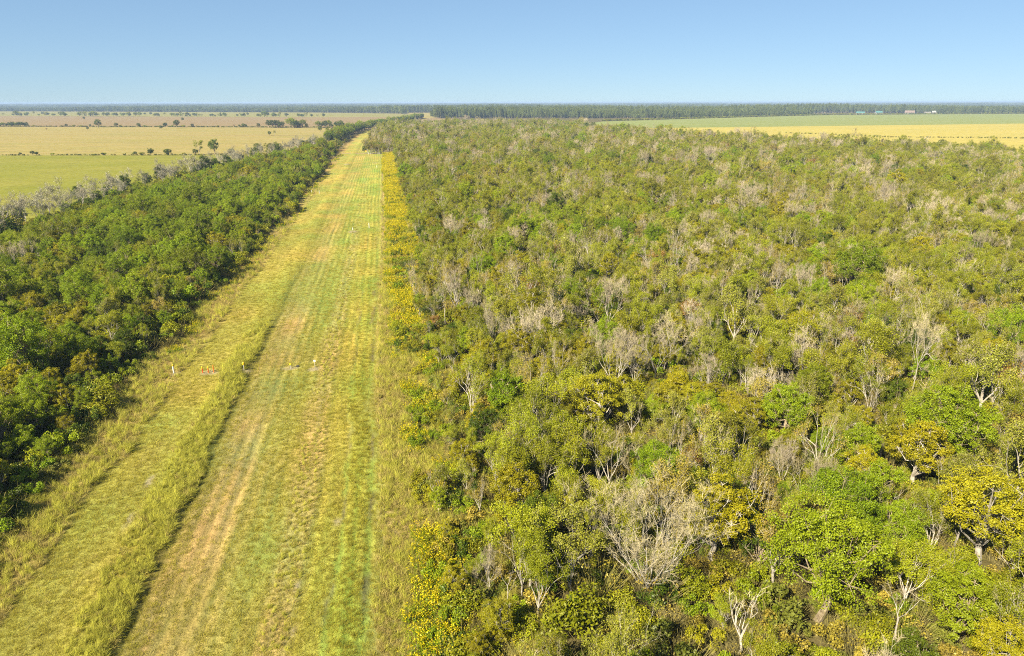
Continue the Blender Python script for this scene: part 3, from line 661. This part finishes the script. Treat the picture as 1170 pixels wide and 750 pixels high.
def tree_label(i, pool):
    k = KD[i]; z = int(ZN[i]); d = np.hypot(X[pool] - X[i], Y[pool] - Y[i]); o = pool[np.argsort(d)]; o = [j for j in o[:8] if KD[j] != k]
    fd = np.hypot(FX - X[i], FY - Y[i]); f = int(np.argmin(fd))
    place = ('near ' + FSHORT[f]) if fd[f] < 13 and len((WORD[k][V[i]] + FSHORT[f]).split()) < 9 else {0: 'by the goldenrod edge' if X[i] < 17 else 'in the broad forest', 1: 'at the strip side of the narrow woods' if X[i] > -46 else 'in the narrow woods', 2: 'along the pasture side'}[z]
    lab = ((sizew(S[i] / (.85 if z == 0 else .75 if z == 1 else 1.2))) + WORD[k][V[i]] + ' tree' + (' beside ' + NEAR[KD[o[0]]] if o else '') + ' ' + place)
    if len(lab.split()) > 16: lab = lab.replace(' beside ' + NEAR[KD[o[0]]], '')
    return lab
GRP = {0: 'trees of the broad forest', 1: 'trees of the narrow woods', 2: 'trees along the pasture edge'}
size = np.where(seen & (ZN < 3), R0 * S / DD, -1)
single = np.zeros(len(X), bool)
isbare = np.isin(KD, ['bare', 'moss'])
for mask, lim in ((~isbare, 300 - 16), (isbare, 170)):
    q = np.where(mask)[0]; q = q[np.argsort(-size[q])][:lim]; single[q[size[q] > 0]] = True
POOL = np.where(single)[0]
for i in POOL:
    k = KD[i]; z = int(ZN[i])
    plant(NAMES[k], k, int(V[i]), tree_label(i, POOL), 'tree', (X[i], Y[i], -.1), RZ[i], (S[i] * WX, S[i] * WX, S[i] * WZ), GRP[z] + ', ' + k)
q = ~single
def tilt(n): return np.stack([r.normal(size=n) * .05, r.normal(size=n) * .05, r.uniform(0, 6.28, n)], 1)
def s3(s): return np.repeat(np.asarray(s, float)[:, None], 3, 1)
idx = np.array([ORDER[k][v] for k, v in zip(KD, V)])
for z, nm in ((0, 'forest'), (1, 'narrow_woods')):
    e = q & ((ZN == 0) if z == 0 else (ZN > 0))
    scatter(nm, np.stack([X[e], Y[e], np.full(e.sum(), -.1)], 1), idx[e], tilt(e.sum()), s3(S[e]) * np.array([WX, WX, WZ]))

# ------------------------------------------------------------------ undergrowth
ux, uy, uk, us = [], [], [], []
for a, b, sp, sc in ((24, 130, 2.1, .82), (130, 260, 2.7, 1.1), (260, 520, 4.4, 1.4)):
    x, y = jgrid(-130, 460, 8, b, sp, r); d = np.hypot(x, y)
    ok = (d >= a) & (d < b) & (np.arctan2(x, y) < np.where(d < 160, rad(80), rad(56))) & (right_forest(x - 1.0, y) | left_woods(x + .6, y)); x, y = x[ok], y[ok]
    ux.append(x); uy.append(y); us.append(sc * r.uniform(.6, 1.25, len(x)))
ux, uy, us = map(np.concatenate, (ux, uy, us)); rk = r.random(len(ux)) + .25 * (vnoise(ux, uy, 20, 71) - .5) + np.where(ux < -20, .3, 0)
uk = np.where(rk < .26, 'brush', 'shrub'); uv = np.array([r.choice(3) if k == 'brush' else (r.choice(6, p=[.36, .12, .22, .08, .17, .05]) if x > -20 else r.choice(6, p=[.25, .3, .15, .25, .03, .02])) for k, x in zip(uk, ux)])
sdist = np.hypot(ux, uy); edge = in_view(ux, uy, 1.5, 0) & ((np.abs(ux - 7) < 3.4) | (np.abs(ux + 39) < 2.4)); sz = np.where(edge, us / sdist, -1)
sing = np.zeros(len(ux), bool)
for kk, lim in (('shrub', 170), ('brush', 70)):
    c = np.where(uk == kk)[0]; c = c[np.argsort(-sz[c])][:lim]; sing[c[sz[c] > 0]] = True
SH = ['olive leafy shrub', 'bright green leafy shrub', 'weedy yellow-olive shrub', 'dark green leafy shrub', 'tan half dry shrub', 'yellow leafy shrub']
for i in np.where(sing)[0]:
    side = 'at the forest edge by the goldenrod' if ux[i] > -20 else 'at the narrow woods edge along the mown strip'
    dn = np.hypot(X[POOL] - ux[i], Y[POOL] - uy[i]); j = POOL[np.argmin(dn)]; side2 = ('by ' + NEAR[KD[j]] + ' ' if dn.min() < 7 else '') + ('at the goldenrod edge' if ux[i] > -20 else 'at the mown strip woods edge')
    sw = sizew(us[i], .75, 1.05)
    if uk[i] == 'shrub': plant('shrub', 'shrub', int(uv[i]), sw + SH[uv[i]] + ' ' + side2, 'shrub', (ux[i], uy[i], -.08), r.uniform(0, 6.28), us[i], SH[uv[i]] + 's ' + side)
    else: plant('brush_clump', 'brush', int(uv[i]), sw + 'clump of leafless tan brush ' + side2, 'brush', (ux[i], uy[i], -.08), r.uniform(0, 6.28), us[i], 'brush clumps ' + side)
e = ~sing; ui = np.array([ORDER[k][v] for k, v in zip(uk, uv)])
scatter('undergrowth', np.stack([ux[e], uy[e], np.full(e.sum(), -.08)], 1), ui[e], tilt(e.sum()), s3(us[e] * np.where(r.random(e.sum()) < .12, 1.5, 1)))

# ------------------------------------------------------------------ goldenrod strip
x, y = jgrid(-2.2, 10, 26, 616, .95, r)
dens = vnoise(x, y, 11, 81) * .45 + vnoise(x, y, 3.2, 82) * .5 + np.where(y > 125, .05, 0) + np.where((y < 62) & (x > .4), .13, 0) - np.where((y > 62) & (y < 112), .05, 0)
lo = -1.0 + np.where(y < 110, 1.6, 0) + (vnoise(y, x, 14, 83) - .5) * 2
ok = (dens > .455 + .06 * r.normal(size=len(x))) & (x > lo) & (x < np.interp(y, [40, 100, 250], [5.6, 6.6, 8.8]) + (vnoise(y, 0 * y, 17, 6) - .5) * 4.0); x, y = x[ok], y[ok]
s = r.uniform(.65, 1.2, len(x)) * np.clip(.9 + y / 900, .9, 1.5); v = r.choice(4, len(x), p=[.33, .22, .3, .15]); zz = lane_z(x, y) - .05
sc_ = np.where(in_view(x, y, .8), s / np.hypot(x, y), -1); top = np.argsort(-sc_)[:200]; one = np.zeros(len(x), bool); one[top[sc_[top] > 0]] = True
GL = ['goldenrod clump in full yellow bloom', 'goldenrod clump with scattered yellow plumes', 'dense goldenrod clump covered in deep yellow plumes', 'mostly green goldenrod clump with few yellow plumes']
for i in np.where(one)[0]:
    plant('goldenrod_plant', 'goldenrod', int(v[i]), sizew(s[i], .82, 1.08) + GL[v[i]] + (' along the mown edge' if x[i] < 2.2 else ' in the middle of the weedy strip' if x[i] < 5.5 else ' against the forest shrubs'), 'goldenrod', (x[i], y[i], zz[i]), r.uniform(0, 6.28), s[i], GL[v[i]] + 's')
e = ~one; scatter('goldenrod_growth', np.stack([x[e], y[e], zz[e]], 1), np.array(ORDER['goldenrod'])[v[e]], tilt(e.sum()), s3(s[e]))
x, y = jgrid(-.5, 8.5, 30, 600, 1.5, r); ok = (vnoise(x, y, 6, 86) > .38) & (x > .5 + 1.2 * (y < 110)); x, y = x[ok], y[ok]
scatter('weeds', np.stack([x, y, lane_z(x, y) - .1], 1), np.array(ORDER['shrub'])[r.choice([0, 1, 1, 2, 2, 3, 4, 5], len(x))], tilt(len(x)), s3(r.uniform(.3, .9, len(x))))
# a thin yellow fringe along the narrow woods
y = r.uniform(55, 620, 420); x = LEFT_EDGE(y) + r.uniform(.2, 3.6, 420); ok = vnoise(x, y, 16, 84) > .48; x, y = x[ok], y[ok]
scatter('goldenrod_fringe', np.stack([x, y, lane_z(x, y) - .05], 1), np.array(ORDER['goldenrod'])[r.integers(0, 4, len(x))], tilt(len(x)), s3(r.uniform(.5, .9, len(x))))

# ------------------------------------------------------------------ grasses on the strip
gp, gidx, gs = [], [], []
for a, b, sp, sc in ((24, 66, .33, .85), (66, 92, .40, .95), (92, 130, .50, 1.1), (130, 180, .68, 1.3), (180, 250, .95, 1.55), (250, 360, 1.4, 1.9), (360, 640, 2.3, 2.4)):
    x, y = jgrid(-44, 9.5, a * .85, b * 1.18, sp, r, 1.0); dj = y * (1 + r.uniform(-.14, .14, len(y))); ok = (dj >= a) & (dj < b); x, y = x[ok], y[ok]
    xw = wander(x, y)
    ok = (x > -42) & (x < 9.5); n1 = vnoise(x, y * .4, 3.2, 91); n2 = vnoise(x, y * .3, 9, 92); u = r.random(len(x)); h = r.uniform(.75, 1.25, len(x)) * sc
    kind = np.full(len(x), '', object)
    def setk(mask, table):
        ks, p = zip(*table); i = np.searchsorted(np.cumsum(p), np.clip(u + .30 * (n1 - .5) + .2 * (n2 - .5), 0, .999)); kk = np.array(list(ks) + [''], object)[np.minimum(i, len(ks))]
        kind[mask] = kk[mask]
    setk(xw > -60, [('short_green', .42), ('short_yellow', .43), ('short_straw', .12)])
    setk(xw < -34.2, [('tall_straw', .34), ('short_straw', .22), ('tall_yellow', .24), ('short_green', .15)])
    setk((xw > -34.2) & (xw < -29), [('short_green', .28), ('short_yellow', .58), ('short_straw', .10)])
    setk((xw > -27.6) & (xw < -23.9) & (n2 + n1 * .4 + .12 * r.normal(size=len(x)) > .50 - .30 * (xw > -26.2) + .011 * np.maximum(y - 78, 0)), [('tall_green', .12), ('tall_yellow', .72), ('tall_straw', .10)])
    setk((xw > -23.7) & (xw < -23.0), [('', .55), ('short_green', .35), ('short_yellow', .1)])
    setk((xw > -21.4) & (xw < -17.6), [('short_green', .13), ('short_yellow', .15), ('short_straw', .18), ('', .53)])
    setk((xw > -17.6) & (xw < -12.4), [('short_green', .46), ('short_yellow', .36), ('short_straw', .11)])
    setk((xw > -12.4) & (xw < -10.0) & (n2 + n1 * .4 > .45), [('tall_straw', .24), ('tall_yellow', .20), ('short_yellow', .35), ('short_green', .15)])
    setk((xw > -7.1) & (xw < -6.6), [('', .7), ('short_yellow', .25)])
    setk((xw > -6.4) & (xw < -4.2), [('tall_green', .02), ('short_green', .48), ('short_yellow', .40)])
    setk((xw > -4.2) & (xw < -3.6), [('', .75), ('short_green', .2)])
    setk((xw > -2.8), [('tall_straw', .46), ('tall_yellow', .30), ('short_straw', .10), ('tall_green', .08)])
    ok &= (kind != '') & (r.random(len(x)) > spot(x, y) * .93)
    tallk = np.array([str(q).startswith('tall') for q in kind]); h = np.where(tallk, h / sc * min(sc, 1.15) * .82 * np.where((xw > -12.5) & (xw < -9.9), .55, .55 + .75 * n1), h)
    fade = np.clip(1 - (y - 200) / 500, .35, 1); ok &= r.random(len(y)) < fade
    x, y, kind, h, tallk = x[ok], y[ok], kind[ok], h[ok], tallk[ok]
    gi_ = np.array([ORDER[k][int(q * len(ORDER[k]))] for k, q in zip(kind, r.random(len(x)))])
    gp.append(np.stack([x, y, lane_z(x, y)], 1)); gidx.append(gi_); gs.append(np.stack([h * 1.05, h * 1.05, np.where(tallk, h, np.minimum(h, 1.1) * .8)], 1))
gp, gidx, gs = map(np.concatenate, (gp, gidx, gs))
gt = np.stack([r.normal(size=len(gp)) * .16, r.normal(size=len(gp)) * .16, r.uniform(0, 6.28, len(gp))], 1)
tl = np.isin(gidx, ORDER['tall_yellow'] + ORDER['tall_straw']); nt_ = tl.sum(); wd = (vnoise(gp[tl, 0], gp[tl, 1], 7, 97) - .5) * 1.6      # tall grass lies over one way, swirled by the wind
gt[tl] = np.stack([-.30 + .28 * r.normal(size=nt_), .42 + .25 * r.normal(size=nt_), wd + .5 * r.normal(size=nt_)], 1)
scatter('grass', gp, gidx, gt, gs)
print('plants', len(X), len(ux), len(gp), 'single', single.sum(), sing.sum(), one.sum())

# ------------------------------------------------------------------ far woods
th = r.uniform(rad(-38), rad(62), 60000); lr = 2000 * np.exp(r.uniform(0, math.log(24000 / 2000), 60000)); x = lr * np.sin(th); y = lr * np.cos(th)
u_, v_ = project(x, y, 0)
LF = [(-14000, 12000), (-3800, 5000), (-1900, 4250), (-300, 3350), (60, 2950), (95, 2000), (110, 1900), (360, 1900), (470, 1620), (498, 1625), (1105, 2022), (1485, 2250), (2271, 2292), (5600, 3020), (24000, 5000), (24000, 26000), (-24000, 26000)]
ok = inside(x, y, LF)
ok &= ~((u_ > 462) & (u_ < 497) & (lr < 3150))                                     # the tan clearing
clear = [(935, 1075, 2450, 3150), (425, 445, 4300, 5700), (570, 588, 5000, 7000), (608, 636, 4600, 6400), (690, 745, 4900, 6900), (1090, 1140, 5000, 6500), (905, 960, 2600, 3000), (930, 960, 4700, 5600)]
for a, b, c, d in clear: ok &= ~((u_ > a) & (u_ < b) & (lr > c) & (lr < d))
x, y, lr = x[ok], y[ok], lr[ok]; sxy = np.clip(lr / 3000, .8, 4.0) * r.uniform(.8, 1.2, len(x)); sz_ = r.uniform(.6, 1.45, len(x)) * np.where(lr < 4500, 1.25, 1) * np.where((x > 300) & (lr < 5000), 1.15, 1) * (.55 + .9 * vnoise(x, y, 420, 99)) * np.clip(1 + (lr - 6000) / 20000, 1, 1.4)
scatter('distant_woods', np.stack([x, y, np.full(len(x), -.2)], 1), np.array(ORDER['woods'])[r.integers(0, 4, len(x))], np.stack([0 * x, 0 * x, r.uniform(0, 6.28, len(x))], 1), np.stack([sxy, sxy, sz_], 1))
print('far', len(x))

# ------------------------------------------------------------------ pasture trees and hedges
def hedge(pts, n, kinds, smin, smax, label, group, jit=2.0, gaps=()):
    P = np.array(pts, float); seg = np.r_[0, np.cumsum(np.hypot(*np.diff(P, axis=0).T))]
    for t in np.sort(r.uniform(0, 1, n)):
        if any(a < t < b for a, b in gaps): continue
        q = t * seg[-1]; hx = np.interp(q, seg, P[:, 0]) + r.normal() * jit; hy = np.interp(q, seg, P[:, 1]) + r.normal() * jit
        k = kinds[r.integers(0, len(kinds))]; v = r.integers(0, len(KINDS[k])); s = (smin + (smax * 1.15 - smin) * r.random() ** 1.6) * (1 if k != 'shrub' else 1.4)
        plant('hedge_bush' if k == 'shrub' else 'hedge_tree', k, int(v), (sizew(s / (1.4 if k == 'shrub' else 1), smin + (smax - smin) * .3, smin + (smax - smin) * .7) + {'dark': 'dark green ', 'green': 'fresh green ', 'olive': 'olive ', 'shrub': ['olive ', 'bright green ', 'weedy ', 'dark green ', 'tan ', 'yellow '][v % 6]}[k] + label), 'bush' if k == 'shrub' else 'tree', (hx, hy, -.1), r.uniform(0, 6.28), (s * 1.25, s * 1.25, s), group)
hedge([(-330, 672), (-123, 636)], 46, ['shrub', 'shrub', 'shrub', 'dark'], .30, .62, 'plant in the hedge dividing the green and tan pastures', 'bushes of the near hedge', 1.0, ((.66, .72),))
hedge([(-760, 1522), (-352, 1395), (-120, 1322)], 64, ['shrub', 'shrub', 'dark'], .55, .95, 'plant in the long fence line crossing the tan pasture', 'bushes of the fence line', 2.0, ((.2, .26),))
hedge([(-720, 1510), (-655, 1492)], 16, ['dark', 'green'], .7, 1.1, 'tree of the dense clump ending the fence line', 'clump at the fence line', 6)
hedge([(-1500, 2810), (-1268, 2722), (-147, 2238)], 150, ['dark', 'olive', 'green'], .9, 1.5, 'tree in the far hedgerow before the blue woods', 'trees of the far hedgerow', 9)
hedge([(-200, 1330), (-60, 1285)], 22, ['dark', 'green', 'dark'], .8, 1.45, 'tree of the grove where fence line and strip woods meet', 'grove trees', 9)
hedge([(-1400, 3000), (-300, 2520)], 14, ['dark', 'olive'], .8, 1.2, 'lone tree on the far pale pasture', 'far pasture trees', 40)
for x, y, k, v, s, lab in [(-156, 652, 'olive', 3, 1.35, 'olive brown round pasture tree, the smaller of a pair on the hedge'), (-143.0, 650, 'dark', 0, 1.45, 'dark round pasture tree, the larger of a pair on the hedge'),
                     (-492, 1384, 'dark', 0, 1.7, 'big domed tree rising from the fence line'), (-352, 1342, 'dark', 1, 1.9, 'broad grey-green tree on the fence line'),
                     (-357, 1268, 'dark', 1, .95, 'small tree in the tan pasture before the broad fence line tree'), (-470, 1275, 'dark', 1, .75, 'small dark tree standing before the domed fence line tree'), (-520, 1250, 'rust', 0, .6, 'tiny reddish tree alone in the tan pasture'),
                     (-150, 1010, 'dark', 1, .8, 'leaning small tree in the pasture near the grove'), (-143, 1005, 'olive', 0, .7, 'olive companion of the leaning small pasture tree'),
                     (-94, 1130, 'dark', 0, .95, 'dark pasture tree just before the grove'), (-82, 1105, 'green', 1, .9, 'green pasture tree just before the grove'), (-76, 1120, 'dark', 1, .8, 'lower dark tree beside the green pasture tree'),
                     (-236, 1330, 'dark', 1, .9, 'first of several small trees past the fence line end'), (-214, 1325, 'dark', 0, .95, 'rounded small tree past the fence line end'), (-178, 1320, 'dark', 1, 1.0, 'wide small tree near the grove'), (-256, 1335, 'rust', 0, .8, 'small brown tree past the fence line end'),
                     (-470, 1850, 'dark', 0, 1.0, 'lone tree in the stubble field'), (-760, 2050, 'dark', 1, 1.1, 'dark lone tree in the far stubble field'), (-98, 640, 'olive', 3, 1.1, 'olive tree closing the near hedge at the woods'), (-104, 628, 'dark', 0, 1.15, 'dark tree closing the near hedge at the woods'),
                     (470, 545, 'dark', 0, 1.3, 'dark tree bulging from the forest front at the gold field'), (372, 790, 'dark', 0, 1.4, 'dark dome on the forest front by the gold field'), (330, 960, 'dark', 1, 1.4, 'dark tree at the forest front where green and gold fields meet'), (308, 1060, 'dark', 0, 1.5, 'dark tree at the forest front by the green field')]:
    plant('pasture_tree' if x < 0 else 'edge_tree', k, v, lab, 'tree', (x, y, -.1), r.uniform(0, 6.28), s, None)
# dark rough line and grassy ridges in the gold field
x = np.linspace(600, 1300, 330) + r.normal(size=330); y = np.interp(x, [600, 760, 1300], [812, 742, 690]) + r.normal(size=330) * 1.4
scatter('field_scrub', np.stack([x, y, 0 * x - .1], 1), np.array(ORDER['shrub'])[r.choice([0, 2, 3, 4], 330)], tilt(330), s3(r.uniform(.4, .9, 330)))
x = np.r_[np.linspace(560, 625, 60), np.linspace(455, 475, 25)] + r.normal(size=85); y = np.r_[np.linspace(940, 830, 60), np.full(25, 905.)] + r.normal(size=85) * 2
scatter('green_weeds', np.stack([x, y, 0 * x - .1], 1), np.array(ORDER['shrub'])[r.choice([1, 2], 85)], tilt(85), s3(r.uniform(.4, .8, 85)))
# woods front on the far side of the green field, as single line of dark scrub
x = np.linspace(498, 2400, 700) + r.normal(size=700) * 2; y = np.interp(x, [498, 1105, 1485, 2271, 2500], [1612, 2009, 2238, 2279, 2330]) + r.normal(size=700) * 2
scatter('field_edge_scrub', np.stack([x, y, 0 * x - .1], 1), np.array(ORDER['shrub'])[r.choice([0, 3], 700)], tilt(700), s3(r.uniform(1.1, 2.0, 700)))
x = np.linspace(-1500, 20, 900) + r.normal(size=900) * 2; y = np.interp(x, [-1500, -705, 2.5], [1748, 1503, 1283]) + r.normal(size=900) * .8
scatter('fence_line_scrub', np.stack([x, y, 0 * x - .1], 1), np.array(ORDER['shrub'])[r.choice([0, 3], 900)], tilt(900), s3(r.uniform(.5, 1.0, 900)))
x = np.linspace(-700, -122, 380) + r.normal(size=380); y = np.interp(x, [-700, -318, -122], [737, 670, 634]) + r.normal(size=380) * .4
e = vnoise(x, y, 30, 95) > .3; scatter('near_hedge_scrub', np.stack([x, y, 0 * x - .1], 1)[e], np.array(ORDER['shrub'])[r.choice([0, 3, 2], e.sum())], tilt(e.sum()), s3(r.uniform(.25, .6, e.sum())))

# ------------------------------------------------------------------ markers on the strip
def cyl(B, x, y, z0, z1, r0, r1=None, sides=10):
    r1 = r0 if r1 is None else r1
    B.tube([[x, y, z0], [x, y, z1]], [r0, r1], sides)
    B.tube([[x, y, z1], [x, y, z1 + .001]], [r1, .0005], sides)
def marker(label, x, y, h, pr, body, capm, caph=.22, capr=None, group=None, dome=True, lean=0.0):
    t = thing('marker_post', label, 'marker post', (x, y, float(lane_z(np.array([x]), np.array([y]))[0]) - .03), 0, 1, group); t.rotation_euler = (0, lean, 0)
    B = MB(); cyl(B, 0, 0, -.1, h, pr); put('post', B.mesh('marker_shaft', [M[body]], False), t)
    if capm:
        B = MB(); cr = capr or pr * 1.15
        B.tube([[0, 0, h - caph + .02], [0, 0, h + .02], [0, 0, h + .02 + cr * .5], [0, 0, h + .02 + cr * .75]], [cr, cr, cr * .75, .002], 10); put('cap', B.mesh('marker_cap', [M[capm]]), t)
    return t
def signpost(label, x, y, h, plate, pw, ph, group=None):
    t = thing('marker_sign', label, 'marker sign', (x, y, float(lane_z(np.array([x]), np.array([y]))[0]) - .03), -.17, 1, group)
    B = MB(); cyl(B, 0, 0, -.1, h, .035, sides=6); put('post', B.mesh('sign_shaft', [M['grey']]), t)
    B = MB(); B.box(-pw / 2, pw / 2, -.055, -.037, h - ph * .5, h + ph * .5); put('plate', B.mesh('sign_plate', [M[plate]]), t)
    return t
def patch(x, y, rx, ry, seed, name='bare_soil_patch'):
    rr = np.random.default_rng(seed); n = 26; a = np.arange(n) * 2 * math.pi / n; k = 1 + .28 * (vnoise(np.cos(a) * 2 + seed, np.sin(a) * 2, .8, seed) - .5) * 2
    vs_ = [(0, 0)] + [(rx * k[i] * f * math.cos(a[i]), ry * k[i] * f * math.sin(a[i])) for f in (.5, 1) for i in range(n)]
    vx = np.array([v[0] + x for v in vs_]); vy = np.array([v[1] + y for v in vs_]); vz = lane_z(vx, vy) + .07; vz[-n:] -= .09
    F = [(0, 1 + i, 1 + (i + 1) % n) for i in range(n)] + [(1 + i, 1 + n + i, 1 + n + (i + 1) % n, 1 + (i + 1) % n) for i in range(n)]
    me = bpy.data.meshes.new(name); me.from_pydata(list(zip(vx, vy, vz)), [], F); me.materials.append(M['soil']); me.update(); o = put(name, me); o['kind'] = 'structure'
marker('white post with a yellow cap on bare soil by the weeds', -35.7, 114.0, 1.5, .11, 'white', 'cap')
marker('red-orange post with yellow cap, first of three beside it on gravel', -31.1, 113.3, 1.1, .09, 'red', 'cap', .3)
marker('orange post with yellow cap, middle one of three on gravel', -30.2, 113.2, 1.15, .09, 'orange', 'cap', .3)
marker('plain orange post without a cap at the end of the three', -29.35, 113.1, 1.3, .08, 'orange', None)
marker('slim grey post with a round yellow head on pale soil', -24.6, 112.9, 1.35, .05, 'grey', 'cap', .3, .19)
signpost('small yellow sign on a short stake beside a black box', -17.3, 112.9, .8, 'cap', .3, .3)
signpost('small white sign plate above pale soil on the green lane', -13.3, 112.4, 1.25, 'white', .36, .3)
b = MB(); b.box(-.22, .22, -.16, .16, 0, .22); b.box(-.24, .24, -.18, .18, .22, .27)
tag(put('valve_box', b.mesh('valve_box', [M['black']]), None, (-16.2, 113.4, .1)), 'small black valve box in the worn grass', 'valve box')
marker('tall white post far up the strip on the green lane', -6.8, 249, 1.9, .11, 'white', None)
marker('short white post beside a bare patch far up the strip', -12.3, 246, .9, .11, 'white', None)
for x, y, lab in ((-36.0, 355, 'white post beside the narrow woods halfway up the strip'), (-32.3, 354, 'white post on the grass next to another halfway up the strip')): marker(lab, x, y, 1.4, .11, 'white', None)
marker('lone white post before the far cross track', -5.7, 489, 1.7, .12, 'white', None)
signpost('yellow sign in the row of posts at the far cross track', -15.8, 629, 2.2, 'cap', 1.1, 1.0)
for x in (-13.4, -12.2, -5.6, -4.6, 1.5): marker('white post in the row at the far cross track', x, 626 + .3 * x, 1.5, .14, 'white', None, group='posts at the far cross track')
sheet('cross_track', [(-36, 634), (-36, 637), (8, 623), (8, 620)], .26, M['soil'])

# ------------------------------------------------------------------ far farm buildings
def gable(name, label, cat, x, y, rz, w_, d_, h, rh, wall, roof, door=True, wins=3):
    t = thing(name, label, cat, (x, y, -.1), rz)
    B = MB(); B.box(-w_ / 2, w_ / 2, -d_ / 2, d_ / 2, 0, h)
    for s in (-1, 1): B.quads([[s * w_ / 2, -d_ / 2, h], [s * w_ / 2, d_ / 2, h], [s * w_ / 2, 0, h + rh], [s * w_ / 2, 0, h + rh]])
    put('wall', B.mesh('wall', [M[wall]]), t)
    B = MB(); e = .8
    for s in (-1, 1):
        p = np.array([[-w_ / 2 - e, s * (d_ / 2 + e), h - rh * e / (d_ / 2)], [w_ / 2 + e, s * (d_ / 2 + e), h - rh * e / (d_ / 2)], [w_ / 2 + e, 0, h + rh], [-w_ / 2 - e, 0, h + rh]]) + np.array([0, 0, .06])
        B.quads([p]); B.quads([p[::-1] + np.array([0, 0, .2])])
        B.quads([[p[0], p[1], p[1] + [0, 0, .2], p[0] + [0, 0, .2]]])
    put('roof', B.mesh('roof', [M[roof]]), t)
    if door: B = MB(); B.box(-w_ * .08, w_ * .08, -d_ / 2 - .12, -d_ / 2 - .02, 0, h * .75); put('door', B.mesh('door', [M['black']]), t)
    for i in range(wins):
        B = MB(); cx = w_ * (-.36 + .72 * i / max(1, wins - 1)); B.box(cx - .8, cx + .8, -d_ / 2 - .10, -d_ / 2 - .02, h * .4, h * .8)
        if abs(cx) > w_ * .1: put('window', B.mesh('window', [M['black']]), t)
M['teal'] = paint('teal_metal', (.07, .17, .165)); M['pinkish'] = paint('pink_brown_shingle', (.18, .13, .11)); M['cream'] = paint('cream_siding', (.26, .24, .20)); M['offwhite'] = paint('offwhite_metal', (.28, .28, .28))
gable('barn', 'long barn with a teal roof before the woods', 'barn', 1660, 2330, -.62, 26, 13, 5, 4, 'cream', 'teal')
gable('barn', 'white barn with a teal roof beside the long one', 'barn', 1722, 2318, -.2, 22, 14, 6, 5, 'offwhite', 'teal')
gable('farmhouse', 'big pinkish-roofed farmhouse among trees beyond the green field', 'house', 1835, 2305, -.65, 30, 14, 6, 6, 'cream', 'pinkish', True, 5)
gable('shed', 'pale cream shed past the farmhouse', 'shed', 2030, 2420, -.7, 14, 9, 5, 4, 'cream', 'offwhite')
gable('shed', 'low cream shed farthest past the farmhouse', 'shed', 1985, 2400, -.6, 20, 9, 4, 2, 'cream', 'cream')
for px, R_, w_, lab in ((435, 5300, 44, 'lone white shed far off against the blue woods'), (579, 6500, 30, 'white tall building on the far horizon'), (613, 6000, 45, 'white low building at the near end of the distant row'), (628, 6100, 40, 'pale building second in the distant row'), (696, 6500, 60, 'long white warehouse in the distant town'), (717, 6600, 70, 'largest white warehouse in the distant town'), (736, 6500, 40, 'small white warehouse in the distant town'), (1112, 6100, 60, 'white building on the far horizon beyond the farm')):
    a_ = YAW + math.atan((px - 585) / math.hypot(800, 258)); gable('warehouse', lab, 'building', R_ * math.sin(a_), R_ * math.cos(a_), -a_, w_ * .6, 20, 9 if px != 579 else 22, 3, 'offwhite', 'offwhite', True, 3)

# ------------------------------------------------------------------ air
hb = MB(); hb.box(-30000, 30000, -4000, 30000, -1.2, 47)
hm = bpy.data.materials.new('air'); hm.use_nodes = True; hn = hm.node_tree; hn.nodes.clear()
ho = hn.nodes.new('ShaderNodeOutputMaterial'); hv = hn.nodes.new('ShaderNodeVolumePrincipled')
hv.inputs['Color'].default_value = (.42, .58, .86, 1); hv.inputs['Density'].default_value = 0.0001; hv.inputs['Anisotropy'].default_value = 0.0
hn.links.new(hv.outputs[0], ho.inputs['Volume'])
haze = put('haze', hb.mesh('haze', [hm])); haze['kind'] = 'stuff'
